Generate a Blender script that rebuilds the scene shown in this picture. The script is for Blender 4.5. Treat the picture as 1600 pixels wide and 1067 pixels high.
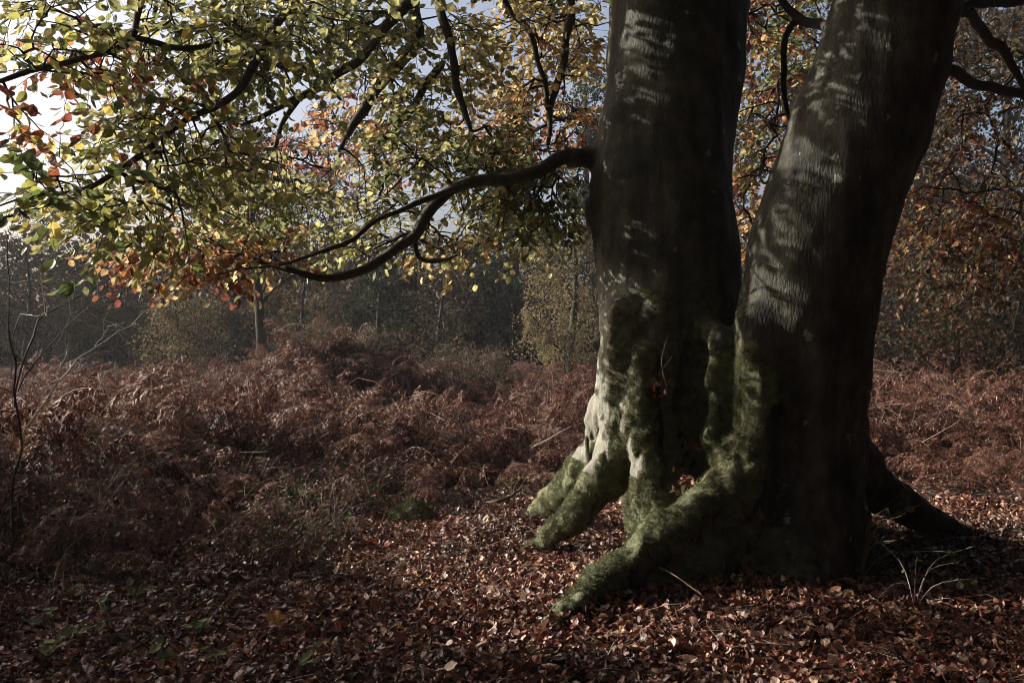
import bpy, math, random
import numpy as np
from mathutils import Vector

random.seed(7)
RNG = np.random.default_rng(7)
R = math.radians
for o in list(bpy.data.objects):
    bpy.data.objects.remove(o)
SC = bpy.context.scene
COL = SC.collection

# ------------------------------------------------------------------ camera
CAMZ, F = 1.5, 1556.0
cam = bpy.data.cameras.new('camera'); cam.lens = 35.0; cam.sensor_width = 36.0
cam.clip_start = 0.05; cam.clip_end = 2000.0
camo = bpy.data.objects.new('camera', cam); COL.objects.link(camo)
camo.location = (0, 0, CAMZ); camo.rotation_euler = (R(90), 0, 0)
SC.camera = camo

# ------------------------------------------------------------------ light
SUN_EL, SUN_BACK = R(26), R(18)          # low autumn sun from the left, a little behind the tree
S = Vector((-math.cos(SUN_EL) * math.cos(SUN_BACK), math.cos(SUN_EL) * math.sin(SUN_BACK), math.sin(SUN_EL)))
world = bpy.data.worlds.new('World'); SC.world = world; world.use_nodes = True
wn = world.node_tree.nodes; wl = world.node_tree.links
sky = wn.new('ShaderNodeTexSky'); sky.sky_type = 'NISHITA'; sky.sun_disc = False
sky.sun_elevation = SUN_EL; sky.sun_rotation = math.atan2(S.x, S.y)
sky.air_density = 0.7; sky.dust_density = 7.0; sky.ozone_density = 1.0
bg = wn['Background']; bg.inputs['Strength'].default_value = 0.11
wl.new(sky.outputs['Color'], bg.inputs['Color'])
sun = bpy.data.lights.new('sun', 'SUN'); sun.energy = 5.0; sun.angle = R(0.53); sun.color = (1.0, 0.94, 0.84)
suno = bpy.data.objects.new('sun', sun); COL.objects.link(suno); suno.location = (-20, 6, 15)
suno.rotation_euler = (-S).to_track_quat('-Z', 'Y').to_euler()
SC.view_settings.view_transform = 'Standard'; SC.view_settings.look = 'None'
SC.view_settings.gamma = 1.0; SC.view_settings.use_curve_mapping = False
SC.view_settings.exposure = 1.0
cy = SC.cycles
cy.max_bounces = 6; cy.diffuse_bounces = 3; cy.glossy_bounces = 2; cy.transmission_bounces = 4; cy.transparent_max_bounces = 4
cy.use_denoising = True; cy.filter_width = 1.0
try: cy.denoiser = 'OPENIMAGEDENOISE'
except Exception: pass
cy.sample_clamp_indirect = 4.0

# ------------------------------------------------------------------ helpers
def W(px, py, d):
    """a point seen at photo pixel (px,py), d metres in front of the camera"""
    return np.array([(px - 800.0) / F * d, d, CAMZ - (py - 533.0) / F * d])

def _h(ix, iy, iz, seed):
    h = (ix * 374761393 + iy * 668265263 + iz * 2147483647 + seed * 974711) & 0xFFFFFFFF
    h = ((h ^ (h >> 13)) * 1274126177) & 0xFFFFFFFF
    h = ((h ^ (h >> 15)) * 2246822519) & 0xFFFFFFFF
    return ((h ^ (h >> 16)) & 0xFFFFFF) / float(0xFFFFFF)

def noise(p, seed=0):
    p = np.asarray(p, dtype=np.float64)
    i = np.floor(p).astype(np.int64); f = p - i; f = f * f * (3 - 2 * f)
    out = 0
    for dx in (0, 1):
        wx = f[:, 0] if dx else 1 - f[:, 0]
        for dy in (0, 1):
            wy = f[:, 1] if dy else 1 - f[:, 1]
            for dz in (0, 1):
                wz = f[:, 2] if dz else 1 - f[:, 2]
                out = out + wx * wy * wz * _h(i[:, 0] + dx, i[:, 1] + dy, i[:, 2] + dz, seed)
    return out * 2 - 1

def fbm(p, seed=0, oct=3):
    a, t, s = 1.0, 0, 0
    p = np.asarray(p, dtype=np.float64)
    for k in range(oct):
        t = t + a * noise(p, seed + k); s += a; a *= .5; p = p * 2.03
    return t / s

def sstep(a, b, x):
    t = np.clip((x - a) / (b - a), 0, 1); return t * t * (3 - 2 * t)

def ground_z(x, y):
    x = np.asarray(x, dtype=np.float64); y = np.asarray(y, dtype=np.float64)
    sh = x.shape; xf = x.ravel(); yf = y.ravel()
    p = np.stack([xf * .4, yf * .4, np.zeros_like(xf)], 1)
    far = sstep(60, 15, np.hypot(xf, yf))
    z = .06 * noise(p, 3) * far + .02 * noise(p * 3.1, 4) * far
    z += .07 * np.exp(-((xf - 1.75) ** 2 + (yf - 7.1) ** 2) / 1.6 ** 2)
    z += .04 * np.clip(xf - 2.5, 0, 12) * sstep(8, 17, yf)
    z += .5 * sstep(30, 60, yf)
    z += .022 * noise(np.stack([xf * 2.7, yf * 2.7, 0 * xf], 1), 5) * far
    z += 1.25 * np.exp(-((xf + 3.1) ** 2 + (yf - 18.5) ** 2) / 1.7 ** 2) + .35 * np.exp(-((xf + 3.6) ** 2 + (yf - 8.8) ** 2) / 1.1 ** 2)
    z += sstep(9, 12, yf) * sstep(45, 30, yf) * (.26 * noise(np.stack([xf * .55, yf * .45, 0 * xf], 1), 6) + .08 * noise(np.stack([xf * 1.3, yf * 1.1, 0 * xf], 1), 8))
    return z.reshape(sh)

def mk(name, verts, faces, mat, parent=None, col=None, smooth=False, normals=None, link=True):
    """one mesh object from numpy arrays; faces is an (n,k) array or a list of such arrays"""
    fl = faces if isinstance(faces, list) else [faces]
    fl = [np.asarray(f, dtype=np.int32) for f in fl if len(f)]
    me = bpy.data.meshes.new(name)
    verts = np.ascontiguousarray(verts, dtype=np.float32)
    me.vertices.add(len(verts)); me.vertices.foreach_set('co', verts.ravel())
    nl = sum(f.size for f in fl); nf = sum(len(f) for f in fl)
    me.loops.add(nl); me.polygons.add(nf)
    me.loops.foreach_set('vertex_index', np.concatenate([f.ravel() for f in fl]))
    tot = np.concatenate([np.full(len(f), f.shape[1], dtype=np.int32) for f in fl])
    st = np.concatenate([[0], np.cumsum(tot)[:-1]]).astype(np.int32)
    me.polygons.foreach_set('loop_start', st)
    me.polygons.foreach_set('use_smooth', np.full(nf, smooth, dtype=bool))
    if col is not None:
        a = me.attributes.new('Col', 'FLOAT_COLOR', 'POINT')
        c = np.ones((len(verts), 4), dtype=np.float32); c[:, :3] = col
        a.data.foreach_set('color', c.ravel())
    me.update(calc_edges=True)
    if normals is not None:
        me.normals_split_custom_set_from_vertices(np.asarray(normals, dtype=np.float32))
    me.materials.append(mat)
    o = bpy.data.objects.new(name, me)
    if link: COL.objects.link(o)
    if parent is not None: o.parent = parent
    return o

def tag(o, label=None, cat=None, group=None, kind=None):
    if label: o['label'] = label
    if cat: o['category'] = cat
    if group: o['group'] = group
    if kind: o['kind'] = kind
    return o

def empty(name, loc=(0, 0, 0)):
    o = bpy.data.objects.new(name, None); COL.objects.link(o); o.location = loc; o.empty_display_size = .1
    return o

def unit(v):
    v = np.asarray(v, dtype=np.float64); return v / np.maximum(np.linalg.norm(v, axis=-1, keepdims=True), 1e-9)

def frames(fwd, up):
    """(n,3,3) matrices with columns x=side, y=fwd, z=up-ish"""
    y = unit(fwd); x = unit(np.cross(y, up)); z = np.cross(x, y)
    return np.stack([x, y, z], 2)

def spin(M, roll):
    """roll frames about their own y axis"""
    c, s = np.cos(roll)[:, None], np.sin(roll)[:, None]
    x = M[:, :, 0] * c + M[:, :, 2] * s; z = -M[:, :, 0] * s + M[:, :, 2] * c
    return np.stack([x, M[:, :, 1], z], 2)

def stamp(templates, pos, M, scale, col, which):
    """many copies of small template meshes in one set of arrays"""
    V, Fc, C, off = [], [], [], 0
    for k, (tv, tf) in enumerate(templates):
        s = np.nonzero(which == k)[0]
        if not len(s): continue
        sc = scale[s]; sc = sc[:, None, None] if sc.ndim == 1 else sc[:, None, :]
        v = np.einsum('nij,nvj->nvi', M[s], tv[None] * sc) + pos[s][:, None, :]
        V.append(v.reshape(-1, 3))
        Fc.append((tf[None] + (np.arange(len(s)) * len(tv))[:, None, None] + off).reshape(-1, tf.shape[1]))
        C.append(np.repeat(col[s], len(tv), axis=0)); off += len(s) * len(tv)
    return np.concatenate(V), np.concatenate(Fc), np.concatenate(C)

def tube(pts, rad, sides=6, rough=0.0, seed=0, cap=True):
    pts = np.asarray(pts, dtype=np.float64); n = len(pts); rad = np.broadcast_to(rad, (n,)).astype(float)
    t = unit(np.gradient(pts, axis=0))
    ref = np.array([0, 0, 1.0]) if abs(t[0, 2]) < .9 else np.array([1.0, 0, 0])
    u = np.empty((n, 3)); a = unit(np.cross(t[0], ref))
    for i in range(n):
        a = unit(a - t[i] * np.dot(a, t[i])); u[i] = a
    w = np.cross(t, u)
    th = np.linspace(0, 2 * np.pi, sides, endpoint=False)
    ring = u[:, None, :] * np.cos(th)[None, :, None] + w[:, None, :] * np.sin(th)[None, :, None]
    rr = rad[:, None] * np.ones(sides)
    if rough:
        q = (pts[:, None, :] + ring * rad[:, None, None]).reshape(-1, 3)
        rr = rr * (1 + rough * noise(q * 14, seed).reshape(n, sides) + rough * noise(q * 5, seed + 1).reshape(n, sides))
    v = (pts[:, None, :] + ring * rr[:, :, None]).reshape(-1, 3)
    i = np.arange(n - 1)[:, None] * sides; j = np.arange(sides)[None]; j2 = (j + 1) % sides
    q = np.stack([i + j, i + j2, i + sides + j2, i + sides + j], 2).reshape(-1, 4)
    tri = np.zeros((0, 3), dtype=int)
    if cap:
        v = np.concatenate([v, pts[-1:] + t[-1:] * rad[-1], pts[:1]])
        e = (n - 1) * sides; jj = np.arange(sides); k2 = (jj + 1) % sides
        tri = np.concatenate([np.stack([e + jj, e + k2, np.full(sides, n * sides)], 1),
                              np.stack([k2, jj, np.full(sides, n * sides + 1)], 1)])
    return v, q, tri

class Bag:
    """collects tubes and other pieces of ONE object"""
    def __init__(s): s.v, s.q, s.t, s.n = [], [], [], 0
    def add(s, v, q, t):
        s.v.append(v); s.q.append(np.asarray(q) + s.n); s.t.append(np.asarray(t) + s.n); s.n += len(v)
    def tube(s, *a, **k): s.add(*tube(*a, **k))
    def make(s, name, mat, parent=None, smooth=True, **k):
        return mk(name, np.concatenate(s.v), [np.concatenate(s.q), np.concatenate(s.t)], mat, parent, smooth=smooth, **k)

def smooth_path(P, n):
    """Catmull-Rom through the rows of P"""
    P = np.asarray(P, dtype=np.float64); m = len(P)
    t = np.linspace(0, m - 1 - 1e-6, n); i = t.astype(int); f = (t - i)[:, None]
    g = lambda k: P[np.clip(k, 0, m - 1)]
    a, b, c, d = g(i - 1), g(i), g(i + 1), g(i + 2)
    return .5 * (2 * b + (c - a) * f + (2 * a - 5 * b + 4 * c - d) * f ** 2 + (3 * b - a - 3 * c + d) * f ** 3)

# ------------------------------------------------------------------ materials
def nt(name):
    m = bpy.data.materials.new(name); m.use_nodes = True
    n = m.node_tree.nodes; n.clear()
    return m, n, m.node_tree.links

def node(n, t, **kw):
    x = n.new(t)
    for k, v in kw.items():
        if k in x.inputs: x.inputs[k].default_value = v
        else: setattr(x, k, v)
    return x

def mat_leaf(name, trans=.4, rough=.55, spec=.3, scale=60.0, var=.35, glow=1.0):
    m, n, l = nt(name)
    a = node(n, 'ShaderNodeAttribute', attribute_name='Col')
    tc = node(n, 'ShaderNodeTexCoord')
    nz = node(n, 'ShaderNodeTexNoise', Scale=scale, Detail=2.0)
    l.new(tc.outputs['Object'], nz.inputs['Vector'])
    mr = node(n, 'ShaderNodeMapRange'); mr.inputs[1].default_value = .3; mr.inputs[2].default_value = .7
    mr.inputs[3].default_value = 1 - var; mr.inputs[4].default_value = 1 + var * .6
    l.new(nz.outputs[0], mr.inputs[0])
    mx = node(n, 'ShaderNodeVectorMath', operation='SCALE')
    l.new(a.outputs['Color'], mx.inputs[0]); l.new(mr.outputs[0], mx.inputs['Scale'])
    p = node(n, 'ShaderNodeBsdfPrincipled', Roughness=rough)
    p.inputs['Specular IOR Level'].default_value = spec
    l.new(mx.outputs[0], p.inputs['Base Color'])
    t = node(n, 'ShaderNodeBsdfTranslucent')
    tb = node(n, 'ShaderNodeVectorMath', operation='SCALE'); tb.inputs['Scale'].default_value = glow
    l.new(mx.outputs[0], tb.inputs[0]); l.new(tb.outputs[0], t.inputs['Color'])
    ms = node(n, 'ShaderNodeMixShader'); ms.inputs[0].default_value = trans
    l.new(p.outputs[0], ms.inputs[1]); l.new(t.outputs[0], ms.inputs[2])
    o = node(n, 'ShaderNodeOutputMaterial'); l.new(ms.outputs[0], o.inputs[0])
    return m

def mat_bark(name, c1, c2, sc=(14, 14, 4), bump=.6, rough=.85, dist=.01):
    m, n, l = nt(name)
    tc = node(n, 'ShaderNodeTexCoord'); mp = node(n, 'ShaderNodeMapping'); mp.inputs['Scale'].default_value = sc
    l.new(tc.outputs['Object'], mp.inputs['Vector'])
    nz = node(n, 'ShaderNodeTexNoise', Scale=1.0, Detail=6.0, Roughness=.65); l.new(mp.outputs[0], nz.inputs['Vector'])
    cr = node(n, 'ShaderNodeValToRGB'); e = cr.color_ramp.elements
    e[0].position = .3; e[0].color = (*c1, 1); e[1].position = .7; e[1].color = (*c2, 1)
    l.new(nz.outputs[0], cr.inputs[0])
    b = node(n, 'ShaderNodeBump', Strength=bump, Distance=dist); l.new(nz.outputs[0], b.inputs['Height'])
    p = node(n, 'ShaderNodeBsdfPrincipled', Roughness=rough); p.inputs['Specular IOR Level'].default_value = .25
    l.new(cr.outputs[0], p.inputs['Base Color']); l.new(b.outputs[0], p.inputs['Normal'])
    o = node(n, 'ShaderNodeOutputMaterial'); l.new(p.outputs[0], o.inputs[0])
    return m

M_LEAF = mat_leaf('beech_leaf', .62, .45, .35, 70, .3, 1.25)
M_LITTER = mat_leaf('dry_leaf', .12, .5, .45, 90, .45)
M_BRACKEN = mat_leaf('dead_bracken', .25, .6, .2, 40, .4)
M_FARLEAF = mat_leaf('far_leaf', .25, .8, .04, 3, .4)
M_GREEN = mat_leaf('green_leaf', .35, .6, .15, 50, .3)
M_MOSS = mat_leaf('moss_blade', .2, .9, .05, 20, .5)
M_TWIG = mat_bark('twig_bark', (.022, .016, .012), (.06, .045, .034), (60, 60, 60), .3, .8, .002)
M_LIMB = mat_bark('limb_bark', (.022, .019, .016), (.075, .065, .052), (22, 22, 22), .7, .85, .006)
M_FARBARK = mat_bark('far_bark', (.022, .018, .015), (.065, .057, .046), (6, 6, 2), .6, .9, .02)
M_PALETWIG = mat_bark('pale_dead_wood', (.16, .13, .11), (.42, .37, .32), (50, 50, 50), .3, .7, .002)
M_BSTEM = mat_bark('bramble_stem', (.04, .026, .02), (.14, .10, .075), (40, 40, 40), .2, .7, .002)
M_DEBRIS = mat_bark('dry_stalk', (.07, .05, .038), (.34, .27, .21), (9, 9, 9), .2, .7, .002)
M_STALK = mat_bark('bracken_stalk', (.10, .05, .03), (.30, .20, .13), (40, 40, 40), .2, .6, .002)

def mat_soil():
    m, n, l = nt('woodland_soil')
    tc = node(n, 'ShaderNodeTexCoord')
    nz = node(n, 'ShaderNodeTexNoise', Scale=7.0, Detail=8.0, Roughness=.7); l.new(tc.outputs['Object'], nz.inputs['Vector'])
    cr = node(n, 'ShaderNodeValToRGB'); e = cr.color_ramp.elements
    e[0].position = .35; e[0].color = (.012, .008, .006, 1); e[1].position = .7; e[1].color = (.06, .032, .022, 1)
    l.new(nz.outputs[0], cr.inputs[0])
    b = node(n, 'ShaderNodeBump', Strength=.8, Distance=.03); l.new(nz.outputs[0], b.inputs['Height'])
    p = node(n, 'ShaderNodeBsdfPrincipled', Roughness=.95); p.inputs['Specular IOR Level'].default_value = .1
    l.new(cr.outputs[0], p.inputs['Base Color']); l.new(b.outputs[0], p.inputs['Normal'])
    o = node(n, 'ShaderNodeOutputMaterial'); l.new(p.outputs[0], o.inputs[0])
    return m
M_SOIL = mat_soil()

def mat_trunk():
    """smooth grey beech bark: fine wrinkles, pale lichen rounds, moss where the vertex mask says so"""
    m, n, l = nt('beech_bark')
    tc = node(n, 'ShaderNodeTexCoord')
    def mapped(s, det, rough=.6):
        mp = node(n, 'ShaderNodeMapping'); mp.inputs['Scale'].default_value = s
        l.new(tc.outputs['Object'], mp.inputs['Vector'])
        z = node(n, 'ShaderNodeTexNoise', Scale=1.0, Detail=det, Roughness=rough); l.new(mp.outputs[0], z.inputs['Vector'])
        return z
    big = mapped((3, 3, 2), 5); wr = mapped((75, 75, 22), 3, .55); grain = mapped((160, 160, 160), 2)
    cr = node(n, 'ShaderNodeValToRGB'); e = cr.color_ramp.elements
    e[0].position = .32; e[0].color = (.030, .029, .021, 1); e[1].position = .68; e[1].color = (.135, .127, .098, 1)
    l.new(big.outputs[0], cr.inputs[0])
    # lichen rounds
    stk = mapped((9, 9, .9), 4, .6)
    sr = node(n, 'ShaderNodeMapRange'); sr.inputs[1].default_value = .38; sr.inputs[2].default_value = .62; sr.inputs[3].default_value = .45; sr.inputs[4].default_value = 1.12
    l.new(stk.outputs[0], sr.inputs[0])
    blot = mapped((11, 11, 8), 6, .75)
    br = node(n, 'ShaderNodeMapRange'); br.inputs[1].default_value = .42; br.inputs[2].default_value = .60; br.inputs[3].default_value = .6; br.inputs[4].default_value = 1.15
    l.new(blot.outputs[0], br.inputs[0])
    sm = node(n, 'ShaderNodeMath', operation='MULTIPLY'); l.new(sr.outputs[0], sm.inputs[0]); l.new(br.outputs[0], sm.inputs[1])
    sv_ = node(n, 'ShaderNodeVectorMath', operation='SCALE'); l.new(cr.outputs[0], sv_.inputs[0]); l.new(sm.outputs[0], sv_.inputs['Scale'])
    vo = node(n, 'ShaderNodeTexVoronoi', Scale=7.0); vo.inputs['Randomness'].default_value = 1.0
    wob = mapped((30, 30, 30), 3)
    va = node(n, 'ShaderNodeMixRGB', blend_type='ADD'); va.inputs[0].default_value = .11
    l.new(tc.outputs['Object'], va.inputs[1]); l.new(wob.outputs[1], va.inputs[2]); l.new(va.outputs[0], vo.inputs['Vector'])
    lr = node(n, 'ShaderNodeMapRange'); lr.inputs[1].default_value = .20; lr.inputs[2].default_value = .16
    l.new(vo.outputs['Distance'], lr.inputs[0])
    pick = node(n, 'ShaderNodeSeparateColor'); l.new(vo.outputs['Color'], pick.inputs[0])
    gt = node(n, 'ShaderNodeMath', operation='GREATER_THAN'); gt.inputs[1].default_value = .74; l.new(pick.outputs[0], gt.inputs[0])
    mu = node(n, 'ShaderNodeMath', operation='MULTIPLY'); l.new(lr.outputs[0], mu.inputs[0]); l.new(gt.outputs[0], mu.inputs[1])
    mu2 = node(n, 'ShaderNodeMath', operation='MULTIPLY'); mu2.inputs[1].default_value = .6; l.new(mu.outputs[0], mu2.inputs[0])
    mx = node(n, 'ShaderNodeMixRGB'); mx.inputs[2].default_value = (.40, .40, .34, 1)
    l.new(mu2.outputs[0], mx.inputs[0]); l.new(sv_.outputs[0], mx.inputs[1])
    # moss / algae
    at = node(n, 'ShaderNodeAttribute', attribute_name='Col'); sep = node(n, 'ShaderNodeSeparateColor'); l.new(at.outputs['Color'], sep.inputs[0])
    mn = mapped((16, 16, 16), 6, .7)
    ad = node(n, 'ShaderNodeMath', operation='ADD'); l.new(sep.outputs[0], ad.inputs[0]); l.new(mn.outputs[0], ad.inputs[1])
    ms = node(n, 'ShaderNodeMapRange'); ms.inputs[1].default_value = .82; ms.inputs[2].default_value = 1.05; l.new(ad.outputs[0], ms.inputs[0])
    mc = node(n, 'ShaderNodeValToRGB'); e = mc.color_ramp.elements
    e[0].position = .35; e[0].color = (.06, .064, .032, 1); e[1].position = .7; e[1].color = (.20, .205, .115, 1)
    l.new(mn.outputs[0], mc.inputs[0])
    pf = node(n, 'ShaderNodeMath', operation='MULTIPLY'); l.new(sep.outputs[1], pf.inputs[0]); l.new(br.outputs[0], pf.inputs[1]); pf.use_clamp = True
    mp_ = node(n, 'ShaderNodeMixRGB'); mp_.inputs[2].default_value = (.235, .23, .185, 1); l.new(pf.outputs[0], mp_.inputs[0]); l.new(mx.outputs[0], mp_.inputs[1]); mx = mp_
    m2 = node(n, 'ShaderNodeMixRGB'); l.new(ms.outputs[0], m2.inputs[0]); l.new(mx.outputs[0], m2.inputs[1]); l.new(mc.outputs[0], m2.inputs[2])
    b1 = node(n, 'ShaderNodeBump', Strength=.9, Distance=.012); l.new(wr.outputs[0], b1.inputs['Height'])
    b2 = node(n, 'ShaderNodeBump', Strength=.4, Distance=.003); l.new(grain.outputs[0], b2.inputs['Height']); l.new(b1.outputs[0], b2.inputs['Normal'])
    b4 = node(n, 'ShaderNodeBump', Strength=.6, Distance=.012); l.new(blot.outputs[0], b4.inputs['Height']); l.new(b2.outputs[0], b4.inputs['Normal']); b2 = b4
    mh = node(n, 'ShaderNodeMath', operation='MULTIPLY'); l.new(ms.outputs[0], mh.inputs[0]); l.new(mn.outputs[0], mh.inputs[1])
    b3 = node(n, 'ShaderNodeBump', Strength=.9, Distance=.03); l.new(mh.outputs[0], b3.inputs['Height']); l.new(b2.outputs[0], b3.inputs['Normal'])
    p = node(n, 'ShaderNodeBsdfPrincipled', Roughness=.75); p.inputs['Specular IOR Level'].default_value = .2
    l.new(m2.outputs[0], p.inputs['Base Color']); l.new(b3.outputs[0], p.inputs['Normal'])
    o = node(n, 'ShaderNodeOutputMaterial'); l.new(p.outputs[0], o.inputs[0])
    return m
M_TRUNK = mat_trunk()

# ------------------------------------------------------------------ ground
def axis(lo, hi, fine_lo, fine_hi, step, grow):
    a = list(np.arange(fine_lo, fine_hi, step)); s = step
    while a[-1] < hi: s *= grow; a.append(a[-1] + s)
    s = step; b = [a[0]]
    while b[-1] > lo: s *= grow; b.append(b[-1] - s)
    return np.array(b[:0:-1] + a)
gx = axis(-400, 400, -6, 7, .12, 1.12); gy = axis(-60, 700, 3, 13, .12, 1.1)
GX, GY = np.meshgrid(gx, gy, indexing='ij')
gv = np.stack([GX.ravel(), GY.ravel(), ground_z(GX, GY).ravel()], 1)
nx, ny = GX.shape
ii = (np.arange(nx - 1)[:, None] * ny + np.arange(ny - 1)[None]).ravel()
ground = mk('ground', gv, np.stack([ii, ii + ny, ii + ny + 1, ii + 1], 1), M_SOIL, smooth=True)
tag(ground, 'dark woodland soil under the fallen leaves and bracken', 'ground', kind='structure')

# ------------------------------------------------------------------ the beech: stems and roots as one blended surface
def C(*pts): return [(W(a, b, d), r) for a, b, d, r in pts]
k_ = lambda px, d: px * d / F
CH = {
 'left_stem': [C((1092, -240, 7.85, k_(100, 7.85)), (1076, -120, 7.75, k_(103, 7.75)), (1063, 0, 7.65, k_(104, 7.65)), (1054, 100, 7.6, k_(104, 7.6)), (1041, 200, 7.5, k_(103, 7.5)),
                 (1033, 300, 7.42, k_(106, 7.42)), (1043, 400, 7.35, k_(111, 7.35)), (1047, 500, 7.28, k_(112, 7.28)), (1052, 600, 7.25, k_(108, 7.25)),
                 (1064, 700, 7.25, k_(98, 7.25)), (1078, 860, 7.3, k_(90, 7.3))),
               C((932, 325, 7.3, .07), (960, 340, 7.35, .16)), C((895, 247, 7.42, .066), (935, 243, 7.5, .085), (990, 238, 7.62, .17), (1040, 260, 7.6, .25))],
 'right_stem': [C((1492, -240, 6.3, k_(88, 6.3)), (1446, -120, 6.32, k_(91, 6.32)), (1405, 0, 6.35, k_(93, 6.35)), (1383, 100, 6.38, k_(99, 6.38)), (1346, 200, 6.42, k_(105, 6.42)),
                  (1305, 300, 6.46, k_(102, 6.46)), (1272, 400, 6.5, k_(104, 6.5)), (1259, 500, 6.55, k_(104, 6.55)), (1252, 600, 6.58, k_(102, 6.58)),
                  (1244, 700, 6.6, k_(103, 6.6)), (1240, 800, 6.6, k_(106, 6.6)), (1238, 950, 6.6, k_(112, 6.6)))],
 'core': [C((1150, 540, 7.2, .28), (1150, 700, 7.05, .42), (1140, 900, 6.95, .55))],
 'root_a': [C((955, 640, 7.25, .16), (938, 712, 7.5, .17), (903, 752, 7.85, .15), (862, 782, 8.15, .11), (830, 804, 8.4, .06), (800, 822, 8.6, .02))],
 'root_b': [C((962, 500, 7.0, .13), (964, 610, 6.95, .16), (972, 685, 6.88, .17), (945, 745, 6.9, .15), (903, 806, 6.95, .125), (862, 838, 7.0, .085), (826, 856, 7.08, .045), (795, 872, 7.12, .015))],
 'root_c': [C((1005, 560, 6.82, .10), (1002, 650, 6.76, .12), (1012, 740, 6.62, .11), (1022, 810, 6.45, .12), (1005, 872, 6.18, .13)),
            C((1056, 640, 6.82, .07), (1060, 740, 6.70, .08), (1040, 805, 6.55, .09))],
 'root_d': [C((1172, 715, 6.35, .15), (1112, 790, 6.2, .14), (1040, 842, 6.08, .15), (985, 884, 5.85, .125), (938, 918, 5.58, .095), (905, 946, 5.36, .07), (880, 964, 5.24, .072), (856, 984, 5.12, .058), (838, 996, 5.05, .03)), C((950, 912, 5.65, .07), (915, 926, 5.62, .052), (890, 944, 5.5, .045), (862, 950, 5.45, .02)),
            C((1035, 945, 5.85, .14), (1090, 905, 6.1, .24), (1150, 840, 6.4, .32)), C((1010, 905, 6.05, .12), (1070, 860, 6.3, .2), (1120, 800, 6.5, .26))],
 'root_e': [C((1122, 528, 6.7, .09), (1116, 600, 6.62, .09), (1120, 680, 6.55, .085), (1150, 740, 6.42, .09)),
            C((1178, 500, 6.38, .12), (1184, 560, 6.33, .14), (1190, 640, 6.28, .14), (1178, 720, 6.25, .13), (1165, 800, 6.22, .13)),
            C((1240, 780, 6.4, .26), (1225, 910, 6.25, .32)), C((1290, 830, 6.5, .24), (1305, 930, 6.4, .28))],
 'root_f': [C((1312, 690, 6.85, .20), (1372, 765, 7.05, .17), (1430, 800, 7.2, .12), (1500, 835, 7.3, .06), (1550, 850, 7.35, .03))],
 'root_g': [[(np.array([1.7, 7.6, .5]), .2), (np.array([1.9, 8.3, .18]), .15), (np.array([2.1, 9.1, .0]), .06)]],
}
def seg_d(P, a, ra, b, rb):
    ab = b - a; t = np.clip(((P - a) @ ab) / (ab @ ab), 0, 1)
    return np.linalg.norm(P - a - t[:, None] * ab, axis=1) - (ra + (rb - ra) * t)
def smin(a, b, k):
    h = np.clip(.5 + .5 * (b - a) / k, 0, 1); return b + (a - b) * h - k * h * (1 - h)
def chain_d(P, ch):
    d = None
    for (a, ra), (b, rb) in zip(ch[:-1], ch[1:]):
        e = seg_d(P, a, ra, b, rb); d = e if d is None else smin(d, e, .03)
    return d
def grp_d(P, g):
    d = None
    for ch in CH[g]:
        e = chain_d(P, ch); d = e if d is None else smin(d, e, .10)
    return d
HOLLOW = C((1088, 560, 6.72, .10), (1084, 640, 6.68, .13), (1082, 715, 6.6, .10))
def trunk_sdf(P):
    Q = P + np.stack([.03 * noise(P * np.array([1.6, 1.6, 1.2]), 21), .03 * noise(P * np.array([1.6, 1.6, 1.2]), 22), 0 * P[:, 0]], 1)
    d = smin(grp_d(Q, 'left_stem'), grp_d(Q, 'right_stem'), .05)
    d = smin(d, grp_d(Q, 'core'), .10)
    for g, k in (('root_a', .12), ('root_b', .13), ('root_c', .11), ('root_e', .14), ('root_d', .12), ('root_f', .22), ('root_g', .18)):
        d = smin(d, grp_d(Q, g), k)
    h = chain_d(Q, HOLLOW)
    d = -smin(-d, h, .06)
    return d
def trunk_disp(P):
    low = sstep(2.0, .6, P[:, 2])
    wrk = sstep(.05, .5, noise(P * np.array([1.3, 1.3, 1.1]), 36))
    knob = sstep(.45, .85, noise(P * np.array([2.6, 2.6, 2.2]), 37))
    return -(.014 * noise(P * np.array([4, 4, 1.3]), 31) + .007 * noise(P * np.array([11, 11, 6]), 32)
             + wrk * .009 * noise(P * np.array([4, 4, 19]), 35) - .03 * knob
             + low * (.028 * np.abs(noise(P * np.array([6, 6, 2.2]), 33)) + .013 * noise(P * 13, 38) + .010 * noise(P * 24, 34)))

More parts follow.
